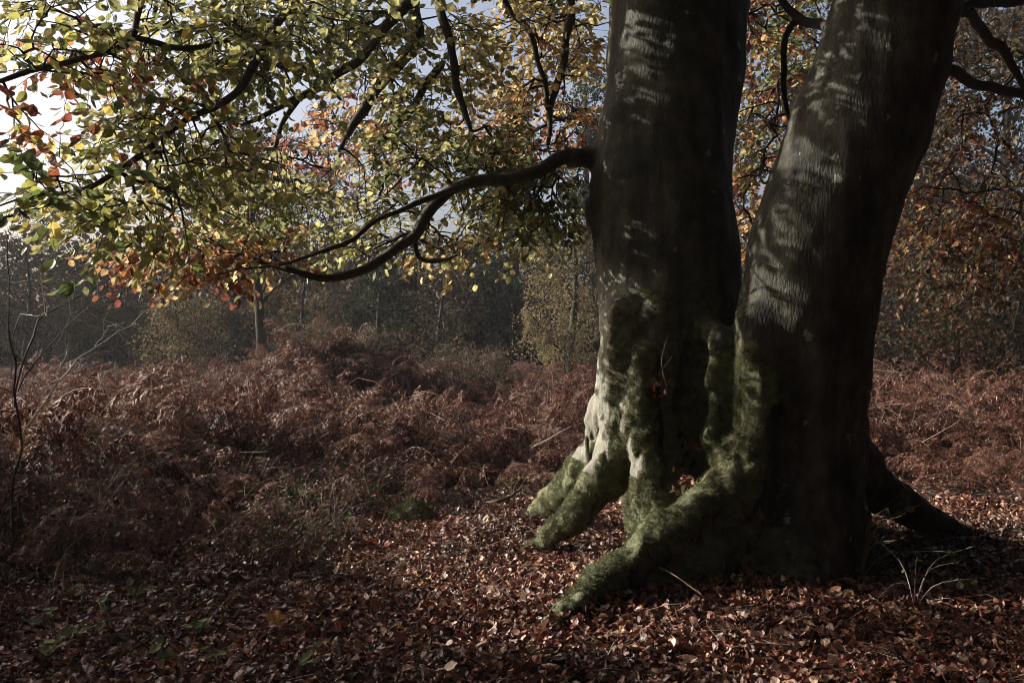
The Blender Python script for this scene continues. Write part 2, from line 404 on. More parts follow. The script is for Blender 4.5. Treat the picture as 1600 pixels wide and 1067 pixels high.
def surface_nets(lo, hi, h, sdf, r1=4, r2=3):
    R1 = r1 * r2
    nc = np.ceil((hi - lo) / (h * R1)).astype(int)
    def pts(ix, rr): return lo + (ix * rr + (rr - 1) * .5) * h
    i1 = np.argwhere(np.ones(nc, bool)); d1 = sdf(pts(i1, R1)).astype(np.float32).reshape(nc)
    F2 = d1.repeat(r1, 0).repeat(r1, 1).repeat(r1, 2)
    a2 = np.argwhere(np.abs(F2) < R1 * h * .9 + .05); F2[tuple(a2.T)] = sdf(pts(a2, r2))
    Fv = F2.repeat(r2, 0).repeat(r2, 1).repeat(r2, 2)
    act = np.argwhere(np.abs(Fv) < r2 * h * .9 + .014)
    Fv[tuple(act.T)] = sdf(lo + act * h)
    n = Fv.shape; sg = Fv < 0
    s = sg[:-1, :-1, :-1].astype(np.int8)
    tot = np.zeros_like(s)
    offs = [(a, b, c) for a in (0, 1) for b in (0, 1) for c in (0, 1)]
    for a, b, c in offs: tot += sg[a:n[0] - 1 + a, b:n[1] - 1 + b, c:n[2] - 1 + c]
    cells = np.argwhere((tot > 0) & (tot < 8))
    idx = -np.ones(tot.shape, dtype=np.int32); idx[cells[:, 0], cells[:, 1], cells[:, 2]] = np.arange(len(cells))
    val = {o: Fv[cells[:, 0] + o[0], cells[:, 1] + o[1], cells[:, 2] + o[2]] for o in offs}
    acc = np.zeros((len(cells), 3)); cnt = np.zeros(len(cells))
    for o in offs:
        for ax in range(3):
            if o[ax]: continue
            q = list(o); q[ax] = 1; q = tuple(q)
            a, b = val[o], val[q]; cr = (a < 0) != (b < 0)
            t = np.where(cr, a / np.where(cr, a - b, 1), 0)
            pt = np.tile(np.array(o, float), (len(cells), 1)); pt[:, ax] = t
            acc += pt * cr[:, None]; cnt += cr
    V = lo + (cells + acc / cnt[:, None]) * h
    quads = []
    for ax in range(3):
        u, w = (ax + 1) % 3, (ax + 2) % 3
        sl0 = [slice(None)] * 3; sl1 = [slice(None)] * 3; sl0[ax] = slice(0, -1); sl1[ax] = slice(1, None)
        A, B = sg[tuple(sl0)], sg[tuple(sl1)]
        e = np.argwhere(A != B)
        ok = (e[:, u] > 0) & (e[:, w] > 0) & (e[:, u] < n[u] - 1) & (e[:, w] < n[w] - 1); e = e[ok]
        flip = A[e[:, 0], e[:, 1], e[:, 2]]
        def cell(du, dw):
            c = e.copy(); c[:, u] += du; c[:, w] += dw; return idx[c[:, 0], c[:, 1], c[:, 2]]
        q = np.stack([cell(-1, -1), cell(0, -1), cell(0, 0), cell(-1, 0)], 1)
        q[~flip] = q[~flip][:, ::-1]
        quads.append(q)
    return V, np.concatenate(quads)

tv, tq = surface_nets(np.array([-.25, 4.85, -.22]), np.array([4.35, 9.4, 4.85]), .0165, trunk_sdf)
tq = tq[(tq >= 0).all(1)]
def vnormals(V, Q):
    n = np.zeros_like(V); fn = np.cross(V[Q[:, 2]] - V[Q[:, 0]], V[Q[:, 3]] - V[Q[:, 1]])
    for k in range(4):
        for c in range(3): n[:, c] += np.bincount(Q[:, k], fn[:, c], len(V))
    return unit(n)
tn = vnormals(tv, tq); tv = tv + tn * trunk_disp(tv)[:, None]; tn = vnormals(tv, tq)
# moss: thick on the foot and roots, thinning upwards, on the weather side of each stem
gd = {g: grp_d(tv, g) for g in CH}
isroot = np.minimum.reduce([gd[g] for g in CH if g.startswith('root')]) < np.minimum(gd['left_stem'], gd['right_stem']) + .02
mz = fbm(tv * 2.2, 51, 3)
onright = gd['right_stem'] < gd['left_stem']
mz2 = fbm(tv * 5.0, 54, 3)
lim = np.where(onright, -.2, .35)
moss = sstep(2.0, .95, tv[:, 2] + .7 * mz + .4 * mz2) * sstep(lim + .35, lim - .25, tn[:, 0] + .3 * mz + .2 * mz2)
moss = np.maximum(moss * .85, isroot * sstep(.6, .0, tn[:, 0] - .5 * tn[:, 2] + .35 * mz + .2 * mz2) * sstep(1.85, 1.2, tv[:, 2] + .3 * mz2))
flank = (tv[:, 0] < 1.0) & (tv[:, 2] > .6)
moss *= 1 - .97 * sstep(-.12, .22, .42 * fbm(tv * np.array([4, 4, 1.8]), 57, 3) - (tn[:, 0] + .52)) * flank   # bare pale bark on the outer flank
moss *= 1 - .85 * sstep(1.45, 1.85, tv[:, 0] + .25 * mz2)   # moss thins out towards the right side
moss = np.clip(moss, .12 * sstep(4.0, 1.5, tv[:, 2]), 1)
tv = tv + tn * (moss * .022 * sstep(-.2, .5, fbm(tv * 8, 59, 2)))[:, None]; tn = vnormals(tv, tq)   # moss stands up in cushions
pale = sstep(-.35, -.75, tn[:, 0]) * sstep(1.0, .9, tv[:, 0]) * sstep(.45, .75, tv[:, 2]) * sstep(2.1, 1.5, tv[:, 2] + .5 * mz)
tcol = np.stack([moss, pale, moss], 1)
lab_names = [g for g in CH if g != 'core']
D = np.stack([gd[g] - (.0 if 'stem' in g else .01) + (10 * (tv[:, 2] > 1.0) if 'root' in g and g not in ('root_e',) else 0) for g in lab_names], 1)
vlab = D.argmin(1); qlab = vlab[tq[:, 0]]

beech = empty('beech_tree', (1.75, 7.0, 0))
tag(beech, 'big beech with two mossy stems on one foot and low autumn branches', 'tree')
def rel(v, o): return v - np.array(o.location)
STEMLAB = {'left_stem': 'upright beech stem with moss at its foot', 'right_stem': 'leaning beech stem, mossy on its inner side'}
for k, g in enumerate(lab_names):
    f = tq[qlab == k]
    if len(f) == 0: continue
    used, inv = np.unique(f, return_inverse=True)
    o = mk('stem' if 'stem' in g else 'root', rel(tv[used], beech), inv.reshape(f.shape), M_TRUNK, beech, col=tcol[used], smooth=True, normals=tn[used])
    if g in STEMLAB: o['label'] = STEMLAB[g]
    elif g == 'root_d': o['label'] = 'long mossy root reaching over the fallen leaves'

# stems above the picture
upper = {}
for g, extra in (('left_stem', [(1.55, 7.9, 6.6, .44), (1.7, 8.1, 8.5, .38), (1.8, 8.3, 11, .28), (1.9, 8.3, 14, .15), (2.0, 8.3, 16.5, .03)]),
                 ('right_stem', [(3.5, 6.2, 6.2, .34), (4.2, 6.2, 8.2, .29), (4.9, 6.3, 10.5, .22), (5.3, 6.4, 13, .12), (5.5, 6.4, 15.5, .03)])):
    p0 = CH[g][0][0]; p1 = CH[g][0][1]
    a = p1[0] + (p0[0] - p1[0]) * .75
    P = np.array([a - (p0[0] - p1[0]) * .2, a] + [e[:3] for e in extra]); rr = np.array([p0[1] * .97, p0[1] * .97] + [e[3] for e in extra])
    pts = smooth_path(P, 40); rad = np.interp(np.linspace(0, len(P) - 1, 40), range(len(P)), rr)
    v, q, t = tube(pts, rad, 20, .03, 5)
    mk('upper_stem', rel(v, beech), [q, t], M_TRUNK, beech, col=np.tile([.05, 0, 0], (len(v), 1)), smooth=True)
    upper[g] = pts

# moss tufts on the foot
mask = np.nonzero((moss > .42) & (tv[:, 2] > ground_z(tv[:, 0], tv[:, 1]) - .01) & (tn[:, 1] < .6))[0]
wgt = moss[mask] ** 1.5 * (0.06 + sstep(-.3, .3, fbm(tv[mask] * 7, 61, 3))); wgt /= wgt.sum()
NM = 150000
pk = RNG.choice(mask, NM, p=wgt)
pp = tv[pk] + RNG.normal(0, .006, (NM, 3)); pn = tn[pk]
tpl = []
for s in range(4):
    r = np.random.default_rng(s); v, f = [], []
    for b in range(3):
        a = r.uniform(0, 6.28); lean = r.uniform(.2, .9); w = r.uniform(.12, .22); d = np.array([math.cos(a), math.sin(a)])
        sd = np.array([-d[1], d[0]]) * w
        v += [[*(sd), 0], [*(-sd), 0], [d[0] * lean, d[1] * lean, 1]]; f.append([3 * b, 3 * b + 1, 3 * b + 2])
    tpl.append((np.array(v, float), np.array(f)))
z = pn; x = unit(np.cross(z, RNG.normal(size=(NM, 3)))); Mm = np.stack([x, np.cross(z, x), z], 2)
g_ = np.clip(RNG.uniform(-.1, .7, NM) + .5 * fbm(pp * 4, 63, 2) + .25, 0, 1)[:, None]; br_ = sstep(.05, .5, fbm(pp * 5, 65, 2))[:, None]
mcol = np.array([.085, .095, .048]) * (1 - g_) + np.array([.27, .28, .165]) * g_
mcol = mcol * (1 - .6 * br_) + np.array([.15, .12, .07]) * .6 * br_
v, f, c = stamp(tpl, pp - pn * .003, Mm, RNG.uniform(.005, .013, NM), mcol, RNG.integers(0, 4, NM))
tag(mk('moss', rel(v, beech), f, M_MOSS, beech, col=c), 'short green moss over the foot and roots of the beech', kind='stuff')

# ------------------------------------------------------------------ leaf shapes
def leaf_template(seed, curl=.15, fold=.25, n=5, wid=.62, crinkle=.0):
    """a beech leaf, 1 long (+y), pointed, folded along the midrib: two strips of n-1 quads as tris"""
    r = np.random.default_rng(seed); t = np.linspace(0, 1, n)
    w = wid * .5 * np.sin(np.pi * t ** .85) ** .75; w[0] = w[-1] = 0
    w = w * (1 + .06 * np.cos(np.arange(n) * np.pi))
    cz = curl * (t - .4) ** 2 * r.uniform(-1, 3) - curl * t * r.uniform(-.5, .8)
    V = []
    for i in range(n):
        a, b, c = (r.normal(0, crinkle, 3) if crinkle else (0, 0, 0))
        if w[i] == 0: V.append([0, t[i], cz[i]])
        else: V += [[-w[i], t[i], cz[i] + fold * w[i] + a], [0, t[i], cz[i] + b], [w[i], t[i], cz[i] + fold * w[i] + c]]
    fs = [[0, 2, 1], [0, 3, 2]]
    for i in range(n - 3):
        a = 1 + 3 * i; b = a + 3
        fs += [[a, a + 1, b + 1], [a, b + 1, b], [a + 1, a + 2, b + 2], [a + 1, b + 2, b + 1]]
    a = 1 + 3 * (n - 3); e = len(V) - 1
    fs += [[a, a + 1, e], [a + 1, a + 2, e]]
    return np.array(V, float), np.array(fs)
CROWN_T = [leaf_template(100 + i, .35, .2 + .1 * (i % 3), 6, .66 + .05 * (i % 3), .014) for i in range(6)]
def dry_template(seed):
    """a dry fallen beech leaf: blunt, cupped or rolled, with a crinkled edge"""
    r = np.random.default_rng(seed); n = 5; t = np.linspace(0, 1, n)
    w = np.array([.10, .30, .36, .26, .05]) * r.uniform(.85, 1.1); roll = [.5, 1.3, 2.1, 2.9][seed % 4] * r.choice([-1, 1]); bend = r.uniform(-1.2, 1.2)
    V = []
    for i in range(n):
        a = bend * (t[i] - .5); y = math.sin(a) / bend if abs(bend) > .1 else t[i] - .5; z0 = (1 - math.cos(a)) / bend if abs(bend) > .1 else 0
        for u in (-1, 0, 1):
            ph = roll * u * .5
            V.append([w[i] * math.sin(abs(roll) * u * .5) / (abs(roll) * .5), y + .5, z0 + w[i] * (1 - math.cos(ph)) * np.sign(roll) + r.normal(0, .035)])
    f = []
    for i in range(n - 1):
        a = 3 * i
        for u in (0, 1): f += [[a + u, a + u + 1, a + u + 4], [a + u, a + u + 4, a + u + 3]]
    return np.array(V), np.array(f)
LITTER_T = [dry_template(200 + i) for i in range(12)]

PAL = {
 'green': [(.085, .105, .030), (.14, .155, .048), (.20, .20, .06), (.34, .31, .085)],
 'yg': [(.14, .155, .045), (.26, .25, .07), (.36, .34, .11), (.42, .36, .12), (.22, .22, .065)],
 'yellow': [(.48, .37, .11), (.42, .28, .08), (.36, .17, .05), (.22, .20, .06), (.50, .42, .16)],
 'orange': [(.38, .17, .05), (.30, .10, .035), (.45, .27, .08), (.20, .055, .025), (.46, .34, .11)],
 'russet': [(.20, .055, .028), (.26, .085, .035), (.14, .04, .022), (.38, .20, .07)],
 'dim': [(.10, .05, .025), (.16, .07, .03), (.08, .075, .03), (.26, .14, .055), (.13, .045, .024), (.07, .06, .028)],  # darker leaf colours: shade on the right-hand sprays is put into them
}
# ------------------------------------------------------------------ branches of the beech
BR = [  # (px, py, depth, radius px)
 [(975, 238, 7.65, 18), (915, 241, 7.5, 13), (868, 251, 7.3, 11.5), (832, 268, 7.0, 10.5), (780, 281, 6.95, 9.5), (735, 287, 6.9, 10), (700, 304, 6.85, 9), (664, 340, 6.8, 9), (641, 374, 6.75, 8.5), (602, 403, 6.7, 8), (560, 425, 6.6, 7.5), (500, 433, 6.5, 6.5), (445, 422, 6.4, 4.8), (390, 402, 6.3, 3), (330, 392, 6.2, 2), (260, 385, 6.1, 1.2)],
 [(738, 288, 6.9, 7), (708, 299, 6.8, 5.5), (648, 320, 6.7, 4.5), (592, 342, 6.55, 4), (536, 380, 6.4, 3.5), (450, 409, 6.2, 2.5), (380, 420, 6.0, 1.4)],
 [(930, -420, 7.5, 22), (800, -330, 7.0, 18), (640, -180, 6.4, 14), (520, -60, 6.0, 11), (470, 0, 5.8, 8), (432, 30, 5.7, 7.5), (400, 92, 5.6, 7), (378, 132, 5.5, 6.5), (340, 160, 5.4, 6), (290, 186, 5.2, 5.5), (232, 230, 5.0, 5), (182, 270, 4.8, 4.5), (130, 300, 4.6, 3.5), (75, 322, 4.4, 2.6), (0, 342, 4.2, 2), (-60, 360, 4.1, 1)],
 [(160, 285, 4.75, 3), (110, 300, 4.5, 2.4), (50, 305, 4.3, 2), (-10, 325, 4.2, 1)],
 [(900, -260, 7.4, 18), (760, -120, 7.4, 15), (660, -20, 7.3, 11), (600, 45, 7.2, 8), (560, 92, 7.1, 8), (505, 128, 7.0, 7.5), (455, 158, 6.9, 6), (400, 186, 6.8, 3.5), (360, 200, 6.7, 1.5)],
 [(470, 150, 6.9, 5), (445, 190, 6.9, 4), (430, 235, 6.85, 3), (408, 290, 6.8, 1.6)],
 [(900, -180, 7.6, 16), (740, -90, 7.8, 13), (650, -10, 7.9, 9), (656, 50, 7.9, 10), (632, 90, 7.85, 10), (602, 122, 7.8, 9.5), (575, 165, 7.7, 8.5), (552, 200, 7.6, 6), (530, 235, 7.5, 3)],
 [(690, 100, 7.9, 6), (664, 138, 7.8, 6.5), (640, 172, 7.7, 6), (612, 208, 7.6, 6), (588, 222, 7.5, 4.5), (600, 245, 7.4, 2)],
 [(640, 172, 7.7, 4.5), (622, 205, 7.65, 4), (610, 240, 7.6, 2.5)],
 [(800, -200, 7.6, 11), (700, -60, 7.5, 9), (690, 20, 7.4, 8), (702, 72, 7.4, 7), (718, 140, 7.4, 6), (735, 205, 7.3, 3)],
 [(940, -200, 7.9, 12), (890, -60, 8.1, 9), (892, 10, 8.2, 7), (884, 70, 8.2, 6.5), (870, 130, 8.2, 5.5), (860, 180, 8.2, 5), (857, 225, 8.1, 3)],
 [(770, -40, 8.2, 6), (792, 5, 8.2, 5.5), (828, 50, 8.2, 5), (846, 110, 8.2, 4.5), (858, 175, 8.2, 4)],
 [(420, -260, 5.9, 11), (280, -110, 5.4, 8.5), (222, 0, 5.2, 6), (207, 55, 5.1, 5.5), (185, 76, 5.1, 6), (139, 89, 5.0, 5), (60, 108, 4.8, 5), (0, 127, 4.6, 4), (-70, 140, 4.5, 2)],
 [(207, 58, 5.1, 5), (245, 70, 5.2, 5), (278, 76, 5.3, 5), (350, 64, 5.5, 3), (400, 40, 5.7, 1.5)],
 [(1330, 80, 6.4, 9), (1296, 48, 6.6, 8.5), (1252, 28, 7.1, 7.5), (1222, 0, 7.2, 6.5), (1190, -50, 7.4, 4), (1150, -120, 7.6, 2)],
 [(1250, 28, 7.1, 5), (1232, 60, 7.2, 5), (1225, 110, 7.3, 4.5), (1228, 160, 7.4, 4), (1236, 195, 7.4, 2.5)],
 [(1450, 110, 6.4, 10), (1485, 112, 6.6, 9), (1530, 130, 7.0, 8), (1600, 148, 7.6, 7), (1690, 190, 8.0, 5), (1760, 260, 8.3, 2)],
 [(1450, -20, 6.4, 12), (1500, 12, 6.8, 9), (1540, 58, 7.6, 8), (1572, 92, 7.9, 7), (1610, 150, 8.2, 5), (1640, 230, 8.5, 3), (1650, 300, 8.6, 1.5)],
 [(1450, 10, 6.4, 9), (1505, 8, 6.8, 7), (1560, 5, 7.4, 6), (1640, 0, 7.7, 5), (1760, 20, 8.1, 3)],
 [(648, 362, 6.78, 4), (650, 392, 6.75, 4), (664, 405, 6.7, 3.8), (695, 406, 6.65, 3.2), (716, 398, 6.6, 2)],
 [(1040, -430, 7.7, 24), (980, -520, 7.2, 18), (700, -560, 6.3, 14), (380, -480, 5.6, 10), (100, -330, 5.2, 6), (-150, -220, 4.9, 2)],
 [(1560, -420, 6.3, 18), (1620, -560, 7.6, 14), (1800, -500, 8.2, 9), (1950, -300, 8.6, 4)],
]
nodes = []
BOBJ, BPTS = [], []
for b in BR:
    P = np.array([W(*q[:3]) for q in b]); rr = np.array([q[3] * q[2] / F for q in b])
    n = max(14, int(np.linalg.norm(np.diff(P, axis=0), axis=1).sum() / .07))
    pts = smooth_path(P, n); rad = np.interp(np.linspace(0, len(P) - 1, n), range(len(P)), rr)
    jit = np.stack([noise(pts * 5, 71), noise(pts * 5, 72), noise(pts * 5, 73)], 1)
    pts = pts + jit * np.minimum(.022, rad[:, None] * .9)
    v, q, t = tube(pts, rad, 10 if rad.max() > .02 else 7, .10, 9)
    BOBJ.append(mk('branch', rel(v, beech), [q, t], M_LIMB, beech, smooth=True)); BPTS.append(pts)
    nodes.append(pts[2:])
NODES = np.concatenate(nodes)

PATCH = [  # px, py, rx, ry, depth, +-depth, sprays, palette, leaf size
 (100, 50, 120, 70, 5.0, .5, 60, 'yg', 1), (200, 95, 120, 45, 5.6, .5, 45, 'russet', 1),
 (300, 100, 140, 95, 5.6, .5, 100, 'green', 1), (330, 40, 150, 60, 6.4, .6, 70, 'yg', 1),
 (440, 60, 90, 80, 6.0, .5, 95, 'green', 1), (260, 235, 120, 70, 5.3, .4, 85, 'yg', 1),
 (60, 292, 75, 35, 4.25, .15, 16, 'green', 1.1), (120, 205, 80, 40, 4.7, .3, 6, 'russet', 1),
 (10, 190, 18, 50, 4.5, .2, 9, 'orange', 1), (205, 335, 105, 45, 5.6, .3, 75, 'yg', 1),
 (320, 392, 125, 26, 6.3, .3, 110, 'orange', 1), (420, 330, 95, 65, 6.7, .3, 90, 'yg', 1),
 (350, 260, 110, 70, 6.2, .5, 55, 'yg', 1),
 (565, 345, 110, 55, 7.2, .35, 105, 'yg', 1), (700, 235, 170, 42, 7.5, .4, 150, 'green', 1), (700, 225, 140, 30, 6.8, .2, 30, 'green', 1),
 (650, 310, 120, 40, 7.4, .3, 60, 'yg', 1),
 (650, 90, 110, 90, 7.7, .4, 180, 'yg', 1), (570, 170, 80, 50, 8.2, .4, 60, 'orange', 1), (620, 235, 110, 50, 9, .5, 60, 'orange', 1),
 (820, 70, 110, 80, 8.5, .5, 170, 'yellow', 1), (830, 190, 100, 60, 8.8, .5, 130, 'orange', 1),
 (855, 310, 75, 55, 7.7, .4, 100, 'green', 1), (720, 385, 80, 28, 7.4, .3, 40, 'yellow', 1), (790, 345, 60, 35, 7.5, .3, 45, 'yg', 1),
 (480, 245, 80, 45, 8.0, .5, 40, 'russet', 1), (560, 30, 90, 50, 7.4, .4, 80, 'green', 1),
 (1240, 50, 75, 70, 9.2, .5, 90, 'green', 1), (1470, 330, 80, 60, 8.1, .4, 26, 'orange', 1), (1560, 350, 50, 60, 8.0, .3, 18, 'orange', 1), (890, 30, 60, 60, 8.9, .4, 60, 'yellow', 1), (1190, 90, 55, 110, 8.6, .5, 70, 'orange', 1), (1190, 330, 45, 110, 9, .6, 80, 'orange', 1), (1195, 220, 45, 60, 8.6, .5, 40, 'yg', 1),
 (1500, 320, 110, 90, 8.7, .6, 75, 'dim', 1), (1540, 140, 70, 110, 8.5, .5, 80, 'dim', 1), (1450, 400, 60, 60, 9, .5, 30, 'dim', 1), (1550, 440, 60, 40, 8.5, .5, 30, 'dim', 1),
 # the crown goes on above and beside the picture
 (300, -170, 420, 150, 5.8, .9, 90, 'yg', 1.2), (780, -230, 260, 190, 7.0, .9, 420, 'green', 1.2), (380, -230, 420, 220, 8.7, 1.0, 360, 'green', 1.2), (-200, 20, 160, 150, 4.9, .6, 26, 'yg', 1.1),
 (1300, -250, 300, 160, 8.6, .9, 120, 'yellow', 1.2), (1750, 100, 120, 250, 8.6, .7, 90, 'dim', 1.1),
]
ap, apal, asz = [], [], []
for px, py, rx, ry, d, dd, n, pal, sz in PATCH:
    u = RNG.uniform(-1, 1, (n * 3, 2)); u = u[(u ** 2).sum(1) < 1][:n]
    dep = RNG.uniform(d - dd, d + dd, len(u))
    for (a, b), e in zip(u, dep):
        ap.append(W(px + a * rx, py + b * ry, e)); apal.append(pal); asz.append(sz)
ap = np.array(ap); asz = np.array(asz)
d0 = np.array([np.min(((NODES - p) ** 2).sum(1)) for p in ap]) ** .5
order = np.argsort(d0)
CAP = len(NODES) + len(ap) * 14
NN = np.zeros((CAP, 3)); NN[:len(NODES)] = NODES; ncnt = len(NODES)
par = -np.ones(CAP, dtype=int)            # parent path of a node
paths, load = [], []
for k, ai in enumerate(order):
    p = ap[ai]
    d2 = ((NN[:ncnt] - p) ** 2).sum(1) + .15 * np.clip(NN[:ncnt, 2] * 0 + (p[2] - NN[:ncnt, 2]), 0, None) ** 2
    j = int(d2.argmin()); a = NN[j]
    L = np.linalg.norm(p - a); n = int(np.clip(L / .05, 3, 13))
    t = np.linspace(0, 1, n)[:, None]
    bow = unit(np.cross(p - a, RNG.normal(size=3))) * L * RNG.uniform(-.16, .16) + np.array([0, 0, L * RNG.uniform(-.02, .14)])
    pts = a + (p - a) * t + bow * np.sin(np.pi * t) + RNG.normal(0, .006, (n, 3)) * (t > 0)
    pid = len(paths); paths.append((pts, par[j])); load.append(1.0)
    q = par[j]
    while q >= 0: load[q] += 1; q = paths[q][1]
    m = n - 1
    NN[ncnt:ncnt + m] = pts[1:]; par[ncnt:ncnt + m] = pid; ncnt += m
tw = Bag()
LP, LM, LS, LC, LU = [], [], [], [], []
for pid, ai in enumerate(order):
    pts, pa = paths[pid]
    r0 = min(.0027 * load[pid] ** .45, .013); r1 = max(.0013, r0 * .6)
    dirn = unit(pts[-1] - pts[0]); dirn = unit(dirn * np.array([1, 1, .45]) + RNG.normal(0, .25, 3) + np.array([-.15, -.1, -.12]))
    n = RNG.integers(6, 11); step = RNG.uniform(.030, .045) * asz[ai]
    side = unit(np.cross(dirn, [0, 0, 1.0]))
    sp = [pts[-1]]
    for i in range(n):
        dirn = unit(dirn + side * (.22 if i % 2 else -.22) + RNG.normal(0, .10, 3) + np.array([0, 0, -.05]))
        sp.append(sp[-1] + dirn * step)
    sp = np.array(sp); full = np.concatenate([pts, sp[1:]])
    rad = np.concatenate([np.linspace(r0, r1, len(pts)), np.linspace(r1, .0009, n)])
    tw.tube(full, rad, 5 if r0 > .004 else 4, cap=False)
    # leaves: alternate along the spray, a few on the path
    base = list(range(len(full) - n, len(full)))
    if len(pts) > 5: base = list(range(len(full) - n - 3, len(full) - n)) + base
    pal = PAL[apal[ai]]; ci = RNG.integers(0, len(pal)); droop = RNG.uniform(-.75, .05); upS = RNG.normal(0, .38, 3) + [0, -.25, 1.0]
    for c_, i in enumerate(base):
        if RNG.random() < .1: continue
        sgn = 1 if c_ % 2 else -1
        out = unit(side * sgn * RNG.uniform(.5, 1.2) + dirn * RNG.uniform(.3, 1.0) + RNG.normal(0, .2, 3) + np.array([0, 0, droop + RNG.uniform(-.35, .25)])); LU.append(upS)
        LP.append(full[i] + out * .008); LM.append(out)
        LS.append(RNG.uniform(.044, .078) * asz[ai])
        c = np.array(pal[ci] if RNG.random() < .7 else pal[RNG.integers(0, len(pal))]) * RNG.uniform(.75, 1.25)
        c = c * .76 + c.mean() * .24
        LC.append(c)
mk_tw = tw.make('twigs', M_TWIG, beech); mk_tw.data.transform(__import__('mathutils').Matrix.Translation(-beech.location))
tag(mk_tw, 'fine dark twigs of the beech', kind='stuff')
LP = np.array(LP); LS = np.array(LS); LC = np.array(LC); LM = np.array(LM)
# the crown is thin on the sunny side low down: light gets through to the foot
FOOT = np.array([(.62, 7.05, .35), (.64, 7.0, .8), (.66, 7.0, 1.25), (.70, 7.0, 1.65), (1.5, 6.25, .7), (1.5, 6.2, 1.1), (1.5, 6.2, 1.5), (.2, 7.0, .1), (-.3, 6.2, 0), (.3, 6.2, 0)])
Sv = np.array(S)
def foot_gap(P, frac):
    d = np.full(len(P), 9.0)
    for q in FOOT:
        w = P - q; t = w @ Sv; d = np.minimum(d, np.where(t > .6, np.linalg.norm(w - t[:, None] * Sv, axis=1), 9))
    return (d < .34) & (RNG.random(len(P)) < frac)
kp = ~foot_gap(LP, .62)
LP, LS, LC, LM, LU = LP[kp], LS[kp], LC[kp], LM[kp], np.array(LU)[kp]
NL = len(LP)
upv = unit(LU + RNG.normal(0, .30, (NL, 3)))
LF = spin(frames(LM, upv), RNG.normal(0, .28, NL))
LWh = RNG.integers(0, 6, NL)
# the leaves that show largest are parts of their own
px = 800 + LP[:, 0] / LP[:, 1] * F; py = 533 - (LP[:, 2] - CAMZ) / LP[:, 1] * F
inview = (px > 5) & (px < 1595) & (py > 5) & (py < 560)
face = np.abs((LF[:, :, 2] * unit(LP - np.array([0, 0, CAMZ]))).sum(1))
show = np.where(inview, LS / LP[:, 1] * (face + .15), 0)
top = np.argsort(-show)[:300]; rest = np.ones(NL, bool); rest[top] = False
r_ = np.nonzero(rest)[0]
v, f, c = stamp(CROWN_T, LP[r_], LF[r_], LS[r_], LC[r_], LWh[r_])
tag(mk('foliage', rel(v, beech), f, M_LEAF, beech, col=c, smooth=False), 'autumn leaves of the beech, green turning yellow, orange and russet', kind='stuff')
from mathutils import Matrix
LEAFCOL = [(.075, .10, .028), (.14, .155, .045), (.26, .25, .065), (.44, .35, .10), (.36, .16, .05), (.20, .055, .028)]
LEAFMESH = {}
def leaf_mesh(ci, k, mat, tmpl, cols, store, name='leaf'):
    if (ci, k) not in store:
        o = mk(name, tmpl[k][0], tmpl[k][1], mat, col=np.tile(cols[ci], (len(tmpl[k][0]), 1)), link=False)
        store[(ci, k)] = o.data; bpy.data.objects.remove(o)
    return store[(ci, k)]
LC_A = np.array(LEAFCOL)
for i in top:
    ci = int(((LC_A - LC[i]) ** 2).sum(1).argmin())
    o = bpy.data.objects.new('leaf', leaf_mesh(ci, int(LWh[i]), M_LEAF, CROWN_T, LEAFCOL, LEAFMESH))
    COL.objects.link(o); o.parent = BOBJ[int(np.argmin([((b - LP[i]) ** 2).sum(1).min() for b in BPTS]))]
    m = Matrix([list(LF[i][r] * LS[i]) + [0] for r in range(3)] + [[0, 0, 0, 1]])
    m.translation = Vector(LP[i] - np.array(beech.location)); o.matrix_local = m
print('crown leaves', NL, 'sprays', len(ap))

# ------------------------------------------------------------------ leaf litter
def in_trunk(x, y, z, m=.01):
    return trunk_sdf(np.stack([x, y, z], 1)) < m
def scatter(n, y0, y1, marg):
    y = (RNG.uniform(y0 ** 1.6, y1 ** 1.6, n)) ** (1 / 1.6)
    x = RNG.uniform(-1, 1, n) * (y * .515 + marg)
    return x, y
LITCOL = np.array([(.20, .070, .042), (.27, .10, .055), (.13, .045, .030), (.46, .31, .21), (.56, .43, .32), (.36, .21, .13), (.09, .040, .030), (.42, .26, .09)])
LITP = np.array([.19, .13, .19, .12, .08, .11, .16, .02])
x1, y1 = scatter(74000, 3.3, 9.3, .9); x2, y2 = scatter(20000, 9.0, 15, 1.5)
lx, ly = np.concatenate([x1, x2]), np.concatenate([y1, y2])
near = (np.abs(lx - 1.8) < 2.4) & (np.abs(ly - 7) < 2.4)
lz = ground_z(lx, ly)
keep = np.ones(len(lx), bool); w_ = np.nonzero(near)[0]
sd_ = trunk_sdf(np.stack([lx[w_], ly[w_], lz[w_] + .03], 1)); lz[w_] += .06 * np.clip(1 - sd_ / .16, 0, 1) ** 1.5 * RNG.uniform(.3, 1, len(w_)); keep[w_] = sd_ > .0
lx, ly, lz = lx[keep], ly[keep], lz[keep]
def litter_arrays(x, y, z, lift):
    n = len(x)
    ang = RNG.uniform(0, 2 * np.pi, n); pitch = RNG.normal(0, .55, n)
    fwd = np.stack([np.cos(ang) * np.cos(pitch), np.sin(ang) * np.cos(pitch), np.sin(pitch)], 1)
    M = spin(frames(fwd, np.tile([0, 0, 1.0], (n, 1))), RNG.normal(0, .65, n))
    s = RNG.uniform(.020, .038, n) + .045 * RNG.random(n) ** 2.8
    c = LITCOL[RNG.choice(len(LITCOL), n, p=LITP)] * RNG.uniform(.55, 1.2, (n, 1))
    wet = sstep(-.15, .4, fbm(np.stack([x * 1.1, y * 1.1, 0 * x], 1), 87, 3))[:, None]
    c = c * (1 - .5 * wet) * np.array([.92, .80, .78])
    pos = np.stack([x, y, z + lift + RNG.uniform(0, .035, n)], 1) - fwd * (s * .5)[:, None]
    return pos, M, s, c
pos, M, s, c = litter_arrays(lx, ly, lz, .004)
